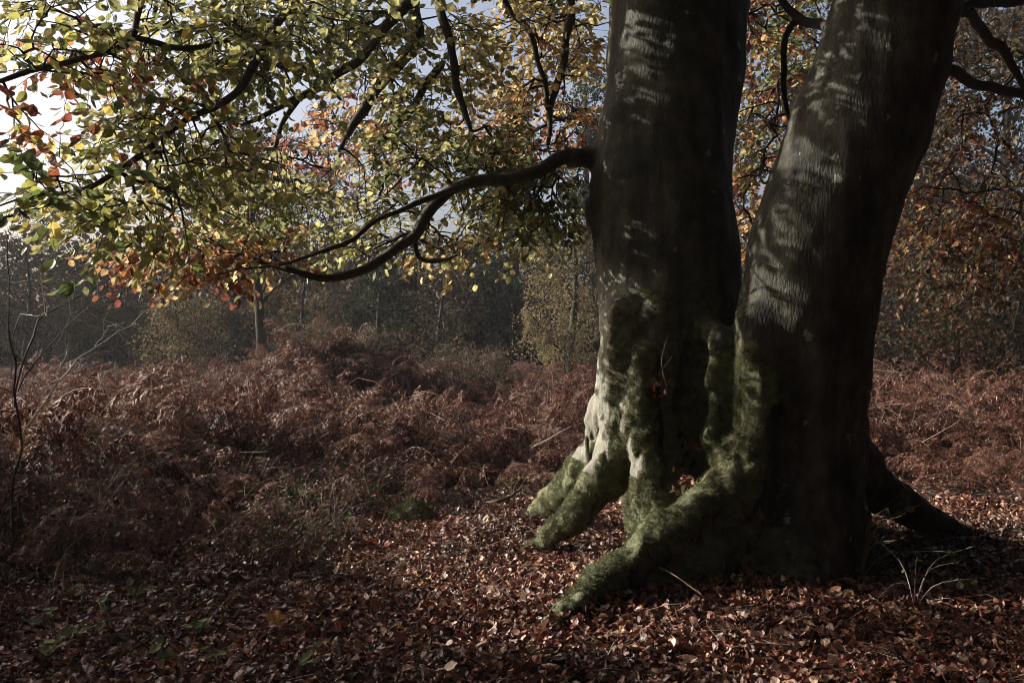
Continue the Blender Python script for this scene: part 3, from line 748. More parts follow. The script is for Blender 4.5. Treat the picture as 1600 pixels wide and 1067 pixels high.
v, f, cc = stamp(LITTER_T, pos, M, s, c, RNG.integers(0, 12, len(pos)))
lit = mk('leaf_litter', v, f, M_LITTER, col=cc)
tag(lit, 'copper and tan fallen beech leaves carpeting the ground', 'leaf litter', kind='stuff')

# thin dry stems and twiglets strewn over the litter, and low greenery along the bracken edge
db = Bag(); r = np.random.default_rng(33)
dx, dy = scatter(2600, 3.6, 10.5, .6); dok = ~in_trunk(dx, dy, ground_z(dx, dy) + .05, .08); dx, dy = dx[dok], dy[dok]; dz = ground_z(dx, dy)
for x, y, z in zip(dx, dy, dz):
    a = r.uniform(0, 6.28); L = r.uniform(.05, .22) * (1 if r.random() < .85 else 2.0); up = abs(r.normal(0, .25)); d = np.array([math.cos(a), math.sin(a), up]) * L
    p = np.array([x, y, z + .02]); db.tube(np.array([p, p + d * .5 + r.normal(0, .1 * L, 3), p + d]), np.array([1, .8, .5]) * r.uniform(.001, .0026), 3, cap=False)
tag(db.make('litter_twigs', M_DEBRIS), 'thin dry stalks and twiglets strewn over the fallen leaves', 'twigs', kind='stuff')
def undergrowth():
    r = np.random.default_rng(34); b = Bag(); P = []
    n = 2200; x = r.uniform(-4.8, -1.2, n); y = front_edge(x) - r.uniform(-1.4, 2.0, n) - .3
    ok = (noise(np.stack([x * 1.3, y * 1.3, 0 * x], 1), 85) > .0) & (y > 5.6); x, y = x[ok], y[ok]; z = ground_z(x, y)
    for i in range(len(x)):
        h = r.uniform(.10, .45) * (1 + .8 * (x[i] < -2)); a = r.uniform(0, 6.28); e = np.array([math.cos(a) * h * r.uniform(.2, 1.3), math.sin(a) * h * r.uniform(.2, 1.3), h])
        g = smooth_path(np.array([[0, 0, 0], e * [.25, .25, .7], e]), 6) + [x[i], y[i], z[i]]; b.tube(g, np.linspace(.003, .0012, 6), 3, cap=False)
        m = r.integers(0, 8); P.append(g[r.integers(2, 6, m)] + r.normal(0, .025, (m, 3)))
    tag(b.make('undergrowth_stems', M_BSTEM), 'thin tangled stems low along the bracken edge', 'undergrowth', kind='stuff')
    P = np.concatenate(P); k = len(P); c = np.array([(.06, .07, .03), (.13, .14, .06), (.045, .05, .022), (.09, .045, .03), (.06, .026, .02), (.05, .02, .016)])[r.integers(0, 6, k)]
    v, f, cc = stamp(CROWN_T, P, frames(r.normal(size=(k, 3)) * [1, 1, .4], unit(r.normal(0, .5, (k, 3)) + [0, 0, 1])), r.uniform(.025, .055, k), c, r.integers(0, 6, k))
    tag(mk('undergrowth_leaves', v, f, M_GREEN, col=cc), 'small green bramble leaves low along the bracken edge', 'undergrowth', kind='stuff')

# single fallen leaves, those nearest in view
LITM = {}
FALL = [(6, 'curled dark brown leaf lying in the leaf litter'), (0, 'curled copper red leaf lying in the leaf litter'), (1, 'curled orange brown leaf lying in the leaf litter'),
        (3, 'curled tan leaf lying in the leaf litter'), (4, 'pale cream leaf lying in the leaf litter'), (5, 'curled light brown leaf lying in the leaf litter'), (7, 'yellow leaf lying in the leaf litter')]
FP = [.12, .26, .2, .16, .10, .13, .03]
fx, fy = [], []
while len(fx) < 285:
    y = random.uniform(4.25, 6.6) if random.random() < .7 else random.uniform(6.6, 8.2)
    x = random.uniform(-.5, .5) * y * 1.02
    if trunk_sdf(np.array([[x, y, .05]]))[0] < .06: continue
    fx.append(x); fy.append(y)
fx, fy = np.array(fx), np.array(fy)
pos, M, s, c = litter_arrays(fx, fy, ground_z(fx, fy), .028)
s = s * 1.12
for i in range(len(fx)):
    a = int(np.random.default_rng(i).choice(7, p=FP)); ci, lb = FALL[a]
    o = bpy.data.objects.new('fallen_leaf', leaf_mesh(ci, i % 12, M_LITTER, LITTER_T, [tuple(q) for q in LITCOL], LITM, 'fallen_leaf'))
    COL.objects.link(o)
    m = Matrix([list(M[i][r] * s[i]) + [0] for r in range(3)] + [[0, 0, 0, 1]]); m.translation = Vector(pos[i]); o.matrix_world = m
    tag(o, lb, 'leaf', 'fallen leaves, ' + lb.split(' leaf')[0])

# ------------------------------------------------------------------ dead bracken
def frond(seed, L=1.0, pairs=15, tip_up=.3, curl=1.0):
    """a dead bracken frond: bent stalk, pinnae in pairs, each a row of shrivelled pinnules. returns stalk bag and blade arrays"""
    r = np.random.default_rng(seed)
    n = 16; t = np.linspace(0, 1, n)
    bend = r.uniform(.9, 1.7); th = R(80) - bend * t ** 1.4 * 1.5
    stepv = np.stack([np.cos(th), .15 * np.sin(3 * t + r.uniform(0, 6)), np.sin(th)], 1) * (L / (n - 1))
    ax = np.concatenate([[[0, 0, 0]], np.cumsum(stepv[:-1], 0)])
    bag = Bag(); bag.tube(ax, np.linspace(.0045, .0012, n) * (.6 + .4 * L), 4, cap=False)
    V, Fc, nv = [], [], 0
    for k in range(pairs):
        s = .32 + .66 * k / (pairs - 1)
        p = np.array([np.interp(s, t, ax[:, i]) for i in range(3)])
        tg = unit(np.array([np.interp(s, t, np.gradient(ax[:, i])) for i in range(3)]))
        lp = L * .30 * (math.sin(math.pi * min(1, (1 - (s - .32) / .70) * .62 + .03)) ** .9) * r.uniform(.75, 1.15)
        for sg in (-1, 1):
            if r.random() < .08: continue
            side = unit(np.array([-.0, sg, 0]) + tg * r.uniform(.2, .7) + r.normal(0, .18, 3) + np.array([0, 0, -.25 * curl]))
            m = max(5, int(lp / .021)); q = p.copy(); dv = side.copy(); up = unit(np.cross(np.cross(dv, [0, 0, 1]), dv))
            pts = []
            for j in range(m):
                pts.append(q.copy()); dv = unit(dv + np.array([0, 0, -.09 * curl]) + r.normal(0, .10, 3)); q = q + dv * lp / m
            pts = np.array(pts)
            for j in range(m - 1):
                ln = lp * .20 * (1 - j / m) ** .7 + .006; lat = unit(np.cross(up, dv) + r.normal(0, .25, 3))
                for sg2 in (-1, 1):
                    e = lat * sg2 * ln * r.uniform(.7, 1.1) + dv * ln * .35 + np.array([0, 0, -ln * r.uniform(0, .7) * curl]) + up * r.normal(0, ln * .25)
                    a, b = pts[j], pts[j] + (pts[j + 1] - pts[j]) * .75
                    V += [a, b, pts[j] + e]; Fc.append([nv, nv + 1, nv + 2]); nv += 3
    return bag, np.array(V), np.array(Fc)
BCOL = [(.10, .038, .026), (.125, .054, .035), (.08, .028, .021), (.16, .088, .058), (.06, .024, .018), (.11, .043, .028)]
def frond_mesh(seed, L, pairs, curl):
    bag, V, Fc = frond(seed, L, pairs, .3, curl)
    r = np.random.default_rng(seed + 5)
    base = np.array(BCOL[seed % len(BCOL)]); per = np.repeat(r.uniform(.55, 1.5, (len(Fc), 1)), 3, 0)
    pale = np.repeat(r.random((len(Fc), 1)) < .06, 3, 0)
    col = np.where(pale, np.array([.36, .25, .18]), base * per)
    sv, sq = np.concatenate(bag.v), np.concatenate(bag.q)
    return V, Fc, col, sv, sq
FR_SRC = bpy.data.collections.new('bracken_fronds')
FR_PARTS = []
for i in range(12):
    V, Fc, col, sv, sq = frond_mesh(i, 1.0, 13 + i % 4, [.7, 1.1, 1.6][i % 3])
    n = len(V); a = np.concatenate([V, sv]); cl = np.concatenate([col, np.tile([.24, .15, .10], (len(sv), 1))])
    o = mk('bracken_frond_%d' % i, a, [Fc, sq + n], M_BRACKEN, col=cl, link=False); FR_SRC.objects.link(o)
    FR_PARTS.append((V, Fc, col, sv, sq))

for i in range(4):   # snapped bare stalks
    r = np.random.default_rng(900 + i); b = Bag()
    p0 = np.array([[0, 0, 0], [.05, .02, .45], [.12, .0, .62 + .1 * i], [.35 + .1 * i, .05, .55 + .1 * i], [.6, .12, .35]]) * [1, 1, 1]
    b.tube(smooth_path(p0, 12), np.linspace(.006, .002, 12), 4, cap=False)
    for j in range(3): a = p0[2 + j % 3]; b.tube(np.array([a, a + r.normal(0, .1, 3), a + r.normal(0, .2, 3)]), np.array([.0025, .002, .001]), 3, cap=False)
    v = np.concatenate(b.v)
    FR_SRC.objects.link(mk('bracken_stalk_%d' % i, v, np.concatenate(b.q), M_BRACKEN, col=np.tile([(.20, .13, .09), (.13, .065, .045), (.26, .18, .125), (.16, .095, .065)][i], (len(v), 1)), link=False))

def gn_scatter(name, pts, rot, scl, idx, coll):
    me = bpy.data.meshes.new(name); me.vertices.add(len(pts)); me.vertices.foreach_set('co', np.asarray(pts, np.float32).ravel())
    a = me.attributes.new('rot', 'FLOAT_VECTOR', 'POINT'); a.data.foreach_set('vector', np.asarray(rot, np.float32).ravel())
    a = me.attributes.new('scl', 'FLOAT', 'POINT'); a.data.foreach_set('value', np.asarray(scl, np.float32))
    a = me.attributes.new('idx', 'INT', 'POINT'); a.data.foreach_set('value', np.asarray(idx, np.int32))
    o = bpy.data.objects.new(name, me); COL.objects.link(o)
    ng = bpy.data.node_groups.new(name + '_scatter', 'GeometryNodeTree')
    ng.interface.new_socket('Geometry', in_out='INPUT', socket_type='NodeSocketGeometry')
    ng.interface.new_socket('Geometry', in_out='OUTPUT', socket_type='NodeSocketGeometry')
    N, L = ng.nodes, ng.links
    gi, go = N.new('NodeGroupInput'), N.new('NodeGroupOutput')
    ci = N.new('GeometryNodeCollectionInfo'); ci.inputs['Collection'].default_value = coll
    ci.inputs['Separate Children'].default_value = True; ci.inputs['Reset Children'].default_value = True
    ip = N.new('GeometryNodeInstanceOnPoints'); ip.inputs['Pick Instance'].default_value = True
    def attr(nm, ty):
        x = N.new('GeometryNodeInputNamedAttribute'); x.data_type = ty; x.inputs['Name'].default_value = nm; return x
    ar, as_, ai = attr('rot', 'FLOAT_VECTOR'), attr('scl', 'FLOAT'), attr('idx', 'INT')
    er = N.new('FunctionNodeEulerToRotation')
    L.new(gi.outputs[0], ip.inputs['Points']); L.new(ci.outputs[0], ip.inputs['Instance'])
    L.new(ar.outputs['Attribute'], er.inputs[0]); L.new(er.outputs[0], ip.inputs['Rotation'])
    L.new(as_.outputs['Attribute'], ip.inputs['Scale']); L.new(ai.outputs['Attribute'], ip.inputs['Instance Index'])
    L.new(ip.outputs[0], go.inputs[0])
    md = o.modifiers.new('scatter', 'NODES'); md.node_group = ng
    return o

def front_edge(x):
    return np.interp(x, [-9, -3.2, -2.4, -1.6, -.8, 0, 2, 3.4, 6, 12], [5.6, 6.1, 6.8, 8.2, 9.8, 10.8, 11.2, 10.8, 10.2, 10.5])
undergrowth()
nb = 16000
by = (RNG.uniform(6.2 ** 1.3, 30 ** 1.3, nb)) ** (1 / 1.3); bx = RNG.uniform(-1, 1, nb) * (by * .56 + 2.5)
fe = front_edge(bx)
dens = sstep(-.6, 1.6, by - fe + .9 * noise(np.stack([bx, by, 0 * bx], 1) * .9, 81))
thin = .18 + .82 * sstep(-.3, .15, noise(np.stack([bx * .7, by * .7, 0 * bx], 1), 82))
k = RNG.random(nb) < dens * thin; bx, by, dens = bx[k], by[k], dens[k]
hgt = .38 + .62 * sstep(-.3, 3.5, by - front_edge(bx)) + .36 * noise(np.stack([bx * .8, by * .6, 0 * bx], 1), 83)
hgt += .5 * sstep(-2.6, -4.2, bx) * sstep(6, 8, by) * sstep(13, 9, by)
scl = np.clip(hgt, .25, 1.4) * RNG.uniform(.75, 1.2, len(bx))
rot = np.stack([RNG.normal(0, .30, len(bx)), RNG.normal(.1, .35, len(bx)), RNG.uniform(0, 6.28, len(bx))], 1)
o = gn_scatter('bracken', np.stack([bx, by, ground_z(bx, by) - .03], 1), rot, scl, np.where(RNG.random(len(bx)) < .08, RNG.integers(12, 16, len(bx)), RNG.integers(0, 12, len(bx))), FR_SRC)
tag(o, 'tangled red brown dead bracken filling the clearing behind the beech', 'bracken', kind='stuff')
print('bracken', len(bx))

# fronds that stand out singly
def single_frond(i, x, y, s, rot, label, group=None):
    V, Fc, col, sv, sq = FR_PARTS[i % 12]
    key = 'frond_blade_%d' % (i % 12)
    root = empty('bracken_frond', (x, y, float(ground_z(x, y)) - .02)); root.rotation_euler = rot; root.scale = (s, s, s)
    if key not in FMESH:
        b = mk('blade', V, Fc, M_BRACKEN, col=col, link=False); st = mk('stalk', sv, sq, M_STALK, link=False, smooth=True)
        FMESH[key] = (b.data, st.data); bpy.data.objects.remove(b); bpy.data.objects.remove(st)
    for nm, me in zip(('blade', 'stalk'), FMESH[key]):
        c = bpy.data.objects.new(nm, me); COL.objects.link(c); c.parent = root
    tag(root, label, 'bracken', group)
FMESH = {}
edge_n = 0
for i in range(400):
    x = random.uniform(-4.2, 6.5); y = float(front_edge(x)) + random.uniform(-.9, .5)
    if abs(x) > y * .53 or (0.6 < x < 3.0): continue
    single_frond(random.randrange(12), x, y, random.uniform(.35, .75), (random.gauss(0, .3), random.gauss(.1, .3), random.uniform(0, 6.28)),
                 *((('dead bracken frond near the foot of the bare sapling', 'bracken fronds by the bare sapling') if x < -2.7 else
                   ('dead bracken frond among the low greenery beside the mossy stump', 'bracken fronds in the greenery beside the stump') if x < -1.2 else
                   ('dead bracken frond at the litter edge behind the mossy stump', 'bracken fronds behind the stump') if x < 2 else
                   ('dead bracken frond at the litter edge beyond the leaning stem', 'bracken fronds beyond the leaning stem'))))
    edge_n += 1
    if edge_n >= 90: break
for i in range(26):
    x = random.uniform(-2.2, -.7); y = random.uniform(6.0, 7.6)
    single_frond(random.randrange(12), x, y, random.uniform(.22, .42), (random.gauss(0, .4), random.gauss(.4, .3), random.uniform(0, 6.28)),
                 'small dead bracken frond sunk in the fallen leaves between roots and undergrowth', 'small bracken fronds in the shaded litter')
for i in range(16):
    x = random.uniform(.9, 2.6); y = random.uniform(4.7, 5.3)
    single_frond(random.randrange(12), x, y, random.uniform(.16, .30), (random.gauss(0, .3), random.gauss(.2, .3), random.uniform(0, 6.28)),
                 'short dead bracken frond in front of the beech foot', 'short bracken fronds before the beech foot')
p = W(395, 520, 16); single_frond(4, -4.4, 15.5, 1.5, (0, .1, 3.0), 'tall bracken frond held out flat beside the bramble mound')
p = W(1430, 560, 12); single_frond(7, 4.6, 11.6, 1.25, (.1, .0, 2.5), 'tall bracken frond standing over the bracken beyond the leaning stem')

# ------------------------------------------------------------------ trees behind
def bg_tree(name, label, x, y, h, rx, base, pal, nleaf, ls, trunk_r, seed, group=None, bare=0, rz=None, lean=0, blob=10, cat='tree', conifer=False):
    r = np.random.default_rng(seed); gz = float(ground_z(np.array(x), np.array(y)))
    root = empty(name, (x, y, gz)); tag(root, label, cat, group)
    t = np.linspace(0, 1, 9)
    ax = np.stack([lean * h * t + .05 * rx * np.sin(t * 5 + seed), .05 * rx * np.cos(t * 4 + seed), h * .93 * t - .1], 1)
    b = Bag(); b.tube(ax, trunk_r * (1.05 - t) ** .8 + .012, 8, .08, seed)
    b.make('trunk', M_FARBARK, root)
    cen, rad = [], []
    H = h - base
    for i in range(blob):
        cb = Bag(); s = (i + .5) / blob; zz = base + H * s
        prof = (1 - s) ** .8 if conifer else math.sin(math.pi * (.12 + .80 * s)) ** .7
        a = i * 2.4 + r.uniform(-.5, .5); rr = rx * prof * r.uniform(.35, .75)
        p = np.array([math.cos(a) * rr + lean * zz, math.sin(a) * rr, zz + r.uniform(-.05, .05) * H])
        cen.append(p); rad.append(np.array([1, 1, .75]) * max(rx * .30, rx * prof * r.uniform(.42, .62)))
        q = np.array([np.interp(max(.05, (zz - rr * .8) / (h * .93)), t, ax[:, k]) for k in range(3)])
        mid = (p + q) / 2 + r.normal(0, .08 * rx, 3)
        cb.tube(smooth_path([q, mid, p], 8), np.linspace(trunk_r * .4 * (1 - s * .6), .012, 8), 5, cap=False)
        for j in range(7 + bare):
            e = p + unit(r.normal(size=3) + np.array([0, 0, .4])) * rad[-1] * r.uniform(.8, 1.35)
            g2 = smooth_path([mid + (p - mid) * r.uniform(.2, 1), (p + e) / 2 + r.normal(0, .1 * rx, 3), e], 6)
            cb.tube(g2, np.linspace(.016, .004, 6) * (.5 + h / 16), 3, cap=False)
        cb.make('limb', M_FARBARK, root)
    cen, rad = np.array(cen), np.array(rad)
    k = r.integers(0, blob, nleaf); u = unit(r.normal(size=(nleaf, 3))) * (r.uniform(0, 1, (nleaf, 1)) ** .45)
    pos = cen[k] + u * rad[k]
    pos += .22 * rx * np.stack([noise(pos * 1.6 / max(rx, 1) * 2, seed), noise(pos * 1.6 / max(rx, 1) * 2, seed + 1), noise(pos * 3.2 / max(rx, 1), seed + 2)], 1)
    ok = noise(pos * 2.6 / max(1, rx * .4), seed + 3) > -.45; pos = pos[ok]
    if len(pos):
        n = len(pos); M = frames(r.normal(size=(n, 3)), r.normal(size=(n, 3)))
        pal = np.array(pal); c = pal[r.integers(0, len(pal), n)] * r.uniform(.6, 1.4, (n, 1))
        q = np.array([[0, -.6, 0], [.42, 0, .1], [0, .6, 0], [-.42, 0, .1]]); v, f, cc = stamp([(q, np.array([[0, 1, 2, 3]]))], pos, M, r.uniform(.6, 1.4, n) * ls, c, np.zeros(n, int))
        tag(mk('crown', v, f, M_FARLEAF, root, col=cc), kind='stuff')
    return root
def AT(px, d): return (px - 800) / F * d
G_DARK = [(.035, .035, .018), (.05, .042, .022), (.028, .03, .018), (.06, .04, .022)]
G_BROWN = [(.12, .085, .048), (.15, .10, .052), (.09, .07, .04), (.085, .08, .045)]
G_GOLD = [(.22, .19, .10), (.28, .23, .13), (.16, .15, .08), (.22, .155, .085)]
G_RED = [(.10, .04, .025), (.13, .05, .028), (.07, .035, .025), (.09, .06, .03)]
G_PINE = [(.02, .03, .018), (.03, .04, .022), (.035, .045, .026)]
T = [
 # name, label, px, depth, height, crown radius, crown base, palette, leaves, leaf size, trunk radius, bare
 ('thorn_tree', 'dark twiggy thorn tree, its thin top against the open sky', 40, 40, 6.0, 2.6, .6, G_DARK, 12000, .065, .12, 22),
 ('thorn_tree', 'dark dense thorn tree between the twiggy thorn and the small golden brown tree', 150, 38, 4.9, 2.6, .4, G_DARK, 13000, .07, .12, 12),
 ('small_tree', 'small golden brown tree standing in front of the dark wood', 278, 33, 3.7, 1.75, .2, G_GOLD + G_BROWN, 13000, .062, .08, 2),
 ('standing_tree', 'tall tree with pale bare trunk and thin reddish crown behind the bracken', 401, 27, 7.6, 2.3, 3.1, G_RED + G_DARK, 5500, .085, .15, 10),
 ('small_tree', 'brown leaved tree spreading behind the bramble mound', 478, 36, 4.4, 2.4, .3, G_BROWN, 7000, .10, .12, 3),
 ('dark_tree', 'dark evergreen tree rising above the bramble mound', 595, 38, 4.7, 1.7, .4, G_PINE, 6500, .10, .12, 2),
 ('oak_tree', 'dull green oak in the middle of the wood edge', 690, 40, 4.3, 2.2, .4, G_DARK + G_BROWN, 7000, .10, .14, 3),
 ('dark_tree', 'narrow dark evergreen beside the pale gold oak', 775, 40, 4.8, 1.5, .3, G_PINE, 5500, .10, .12, 2),
 ('oak_tree', 'broad pale gold oak close behind the upright beech stem', 895, 30, 4.9, 2.0, .1, G_GOLD, 21000, .055, .14, 1),
 ('tall_oak', 'tall dark brown oak showing through the green beech leaves', 380, 52, 12.6, 3.6, 3.0, G_RED + G_DARK, 9000, .13, .28, 16),
 ('tall_birch', 'tall bare birch with a few red leaves against the sky', 515, 50, 13.0, 2.6, 3.0, G_RED, 1800, .11, .20, 26),
 ('tall_pine', 'tall dark pine behind the orange beech leaves', 800, 52, 14.5, 3.4, 2.0, G_PINE + G_DARK, 17000, .14, .28, 4),
 ('tall_pine', 'tall dark pine partly hidden by the upright beech stem', 920, 55, 17.0, 4.0, 2.0, G_PINE, 17000, .14, .28, 4),
 ('tall_oak', 'tall dark oak seen in the gap between the two stems', 1180, 46, 18.0, 4.6, 1.5, G_DARK + G_RED, 24000, .16, .28, 12),
 ('tall_oak', 'tall brown oak behind the leaning stem', 1400, 44, 18.0, 5.4, 1.0, G_DARK + G_RED, 26000, .16, .3, 12),
 ('tall_oak', 'tall dark oak behind the holly beyond the leaning stem', 1580, 40, 17.0, 5.4, .6, G_DARK + G_BROWN, 26000, .16, .3, 12),
 ('small_tree', 'low spreading brown tree over the bracken beyond the leaning stem', 1500, 22, 4.0, 2.6, .8, G_DARK + G_RED + G_DARK, 14000, .075, .12, 8),
 ('small_tree', 'low dark holly above the bracken beside the spreading brown tree', 1680, 20, 4.2, 2.2, .4, G_DARK, 8000, .075, .12, 3),
 ('thorn_tree', 'dark thorn tree next to the twiggy thorn, at the end of the wood edge', -110, 38, 5.4, 2.6, .5, G_DARK, 5000, .11, .12, 8),
]
for i, (nm, lb, px_, d, h, rx, base, pal, nl, ls, tr, bare) in enumerate(T):
    bg_tree(nm, lb, AT(px_, d), d, h, rx, base, pal, nl, ls, tr, 300 + i * 7, 'trees along the wood edge', bare, blob=16 if h > 7 else 11, conifer='pine' in nm)

# the wood behind them, one dark mass
def far_wood():
    n = 130000
    x = RNG.uniform(-45, 45, n); y = RNG.uniform(48, 66, n)
    top = 5.6 + 1.5 * noise(np.stack([x * .22, 0 * x, 0 * x], 1), 91) + 1.2 * noise(np.stack([x * .8, 0 * x, 0 * x], 1), 92) + np.clip((x - 6) * .25, 0, 6)
    z = RNG.uniform(0, 1, n) ** .8 * top + .5
    lowz = RNG.random(n) < .42; z = np.where(lowz, RNG.uniform(.3, 3.2, n), z)
    ok = lowz | (noise(np.stack([x, y, z], 1) * .7, 93) > -.3)
    pos = np.stack([x, y, z], 1)[ok]; n = len(pos)
    M = frames(RNG.normal(size=(n, 3)), RNG.normal(size=(n, 3)))
    c = np.array(G_DARK + G_RED[:2])[RNG.integers(0, 6, n)] * RNG.uniform(.4, 1.0, (n, 1))
    q = np.array([[0, -.6, 0], [.42, 0, .1], [0, .6, 0], [-.42, 0, .1]])
    v, f, cc = stamp([(q, np.array([[0, 1, 2, 3]]))], pos, M, RNG.uniform(.16, .40, n), c, np.zeros(n, int))
    o = mk('far_wood', v, f, M_FARLEAF, col=cc); tag(o, 'dark mass of the wood behind the single trees', 'wood', kind='stuff')
far_wood()

# unseen wood added behind the camera and on the right to block sky light
def blocking_ring():
    n = 46000
    a = RNG.uniform(R(-168), R(40), n); rr = RNG.uniform(15, 21, n)             # angle from +x, clockwise is behind the camera
    x, y = rr * np.cos(a) + 1, rr * np.sin(a) + 4
    z = RNG.uniform(0, 1, n) * (18 + 4 * noise(np.stack([a * 4, 0 * a, 0 * a], 1), 95)) + .1
    ok = ~((y > 5) & (x < y * .56 + 3)); pos = np.stack([x, y, z], 1)[ok]; n = len(pos)
    M = frames(RNG.normal(size=(n, 3)), RNG.normal(size=(n, 3)))
    c = np.array(G_DARK + G_RED[:2])[RNG.integers(0, 6, n)] * RNG.uniform(.4, 1.0, (n, 1))
    q = np.array([[0, -.6, 0], [.42, 0, .1], [0, .6, 0], [-.42, 0, .1]])
    v, f, cc = stamp([(q, np.array([[0, 1, 2, 3]]))], pos, M, RNG.uniform(.35, .95, n), c, np.zeros(n, int))
    o = mk('blocking_wood', v, f, M_FARLEAF, col=cc); tag(o, 'dark unseen wood added round the clearing to block sky light', 'wood', kind='stuff')
blocking_ring()
def upper_crown():
    n = 64000
    u = unit(RNG.normal(size=(n, 3))) * RNG.uniform(0, 1, (n, 1)) ** .4
    pos = np.array([2.6, 6.0, 9.5]) + u * np.array([7.5, 7.5, 5.2])
    ok = (pos[:, 2] > 2.0 + .40 * np.clip(pos[:, 1], 2, None)) & (pos[:, 2] > 4.3) & ((noise(pos * .8, 96) > -.3) | (pos[:, 1] < 5)) & ((pos[:, 0] > -.8) | (RNG.random(n) < .10) | (pos[:, 1] < 2.5))
    ok &= ~foot_gap(pos, .9)
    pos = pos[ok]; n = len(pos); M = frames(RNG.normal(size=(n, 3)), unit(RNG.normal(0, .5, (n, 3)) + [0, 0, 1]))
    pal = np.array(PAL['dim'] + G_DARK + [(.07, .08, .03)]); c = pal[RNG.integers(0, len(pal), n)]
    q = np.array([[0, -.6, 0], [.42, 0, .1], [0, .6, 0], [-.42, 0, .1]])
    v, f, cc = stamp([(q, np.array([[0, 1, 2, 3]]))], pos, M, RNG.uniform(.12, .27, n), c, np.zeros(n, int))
    o = mk('crown', rel(v, beech), f, M_LEAF, beech, col=cc); tag(o, 'upper crown of the beech', kind='stuff')
upper_crown()
# a neighbour tree out of the picture on the left, whose shade falls on the near litter
bg_tree('shade_tree', 'evergreen tree beside the clearing, casting shade over the litter', -8.6, 7.0, 4.2, 2.0, .1, G_DARK, 12000, .15, .16, 777, None, 4, blob=14)

bg_tree('shade_bush', 'low dark holly bush added out of view to shade the litter', -5.4, 5.0, 2.2, 1.25, .02, G_DARK, 9000, .10, .06, 781, None, 4, blob=12, cat='bush')  # unseen bush added to keep left sky light off the near litter
bg_tree('shade_tree', 'low holly added out of view to block sky light over the litter', -7.6, 3.6, 3.4, 1.9, .05, G_DARK, 9000, .15, .12, 778, None, 4, blob=12)  # unseen tree added to block low sky light from the left
bg_tree('shade_tree', 'broad dark thorn added out of view to screen the litter from the sky', -11.5, 5.0, 5.0, 2.4, .05, G_DARK, 9000, .16, .12, 779, None, 4, blob=12)  # another unseen tree, added to screen the litter from sky light
# ------------------------------------------------------------------ bramble mounds
def bramble(label, x, y, h, rx, n, seed, leafy=.4):
    r = np.random.default_rng(seed); gz = float(ground_z(np.array(x), np.array(y)))
    root = empty('bramble_bush', (x, y, gz)); tag(root, label, 'bramble')
    b = Bag(); pos = []
    for i in range(n):
        a = r.uniform(0, 6.28); rr = rx * math.sqrt(r.random()) * .55; p0 = np.array([math.cos(a) * rr, math.sin(a) * rr, -.05])
        a2 = a + r.normal(0, .8); reach = rx * r.uniform(.3, .75); hh = h * (1 - (rr / rx) ** 2) * r.uniform(.65, 1.08)
        p1 = p0 + np.array([math.cos(a2) * reach * .35, math.sin(a2) * reach * .35, hh * .85]); p2 = p0 + np.array([math.cos(a2) * reach * .8, math.sin(a2) * reach * .8, hh])
        p3 = p0 + np.array([math.cos(a2) * reach * 1.25, math.sin(a2) * reach * 1.25, hh * r.uniform(.75, 1.0)])
        g = smooth_path([p0, p1, p2, p3], 12); b.tube(g, np.linspace(.008, .0025, 12), 4, cap=False)
        m = r.integers(4, 12); s = r.uniform(.35, 1, m)
        pos.append(np.stack([np.interp(s, np.linspace(0, 1, 12), g[:, q]) for q in range(3)], 1) + r.normal(0, .04, (m, 3)))
        for q in range(5):
            j = r.integers(5, 11); e = g[j] + unit(r.normal(size=3) + [0, 0, .5]) * r.uniform(.12, .35)
            b.tube(np.array([g[j], (g[j] + e) / 2 + r.normal(0, .02, 3), e]), np.array([.003, .0022, .0015]), 3, cap=False)
    tag(b.make('stems', M_BSTEM, root), kind='stuff')
    pos = np.concatenate(pos); k = len(pos); c = np.array([(.10, .10, .045), (.16, .10, .06), (.20, .12, .08), (.07, .085, .035)])[r.integers(0, 4, k)] * r.uniform(.6, 1.3, (k, 1))
    v, f, cc = stamp(CROWN_T, pos, frames(r.normal(size=(k, 3)), r.normal(size=(k, 3))), r.uniform(.03, .07, k), c, r.integers(0, 6, k))
    tag(mk('leaves', v, f, M_GREEN, root, col=cc), kind='stuff')
bramble('large bramble mound rising out of the bracken in front of the wood', AT(540, 18.5), 18.5, .85, 1.1, 70, 41)
bramble('small bramble clump in the bracken before the dark wood', AT(735, 19), 19, 1.5, .8, 150, 42)

# ------------------------------------------------------------------ small things on the ground
def blob(name, cx, cy, rx, ry, rz, seed, mat, moss_amt):
    n, m = 28, 16; V = []
    for i in range(m + 1):
        for j in range(n):
            a = 2 * np.pi * j / n; e = np.pi * .5 * i / m
            V.append([math.cos(a) * math.cos(e), math.sin(a) * math.cos(e), math.sin(e) * 1.0])
    V = np.array(V); d = 1 + .22 * noise(V * 2 + seed, seed) + .10 * noise(V * 5 + seed, seed + 1)
    V = V * d[:, None] * [rx, ry, rz]; V[:, 2] -= .03
    i = np.arange(m)[:, None] * n; j = np.arange(n)[None]; q = np.stack([i + j, i + (j + 1) % n, i + n + (j + 1) % n, i + n + j], 2).reshape(-1, 4)
    o = mk(name, V, q, mat, col=np.tile([moss_amt, 0, 0], (len(V), 1)), smooth=True); o.location = (cx, cy, float(ground_z(np.array(cx), np.array(cy)))); return o, V
p = W(645, 815, 8.3)
st, V = blob('tree_stump', p[0], 8.3, .22, .17, .17, 5, M_TRUNK, .9)
tag(st, 'low rounded stump covered in moss among the fallen leaves', 'stump')
k = 2600; r = np.random.default_rng(9); pts = V[r.integers(0, len(V), k)]; nr = unit(pts / np.array([.22, .17, .17]) ** 2)
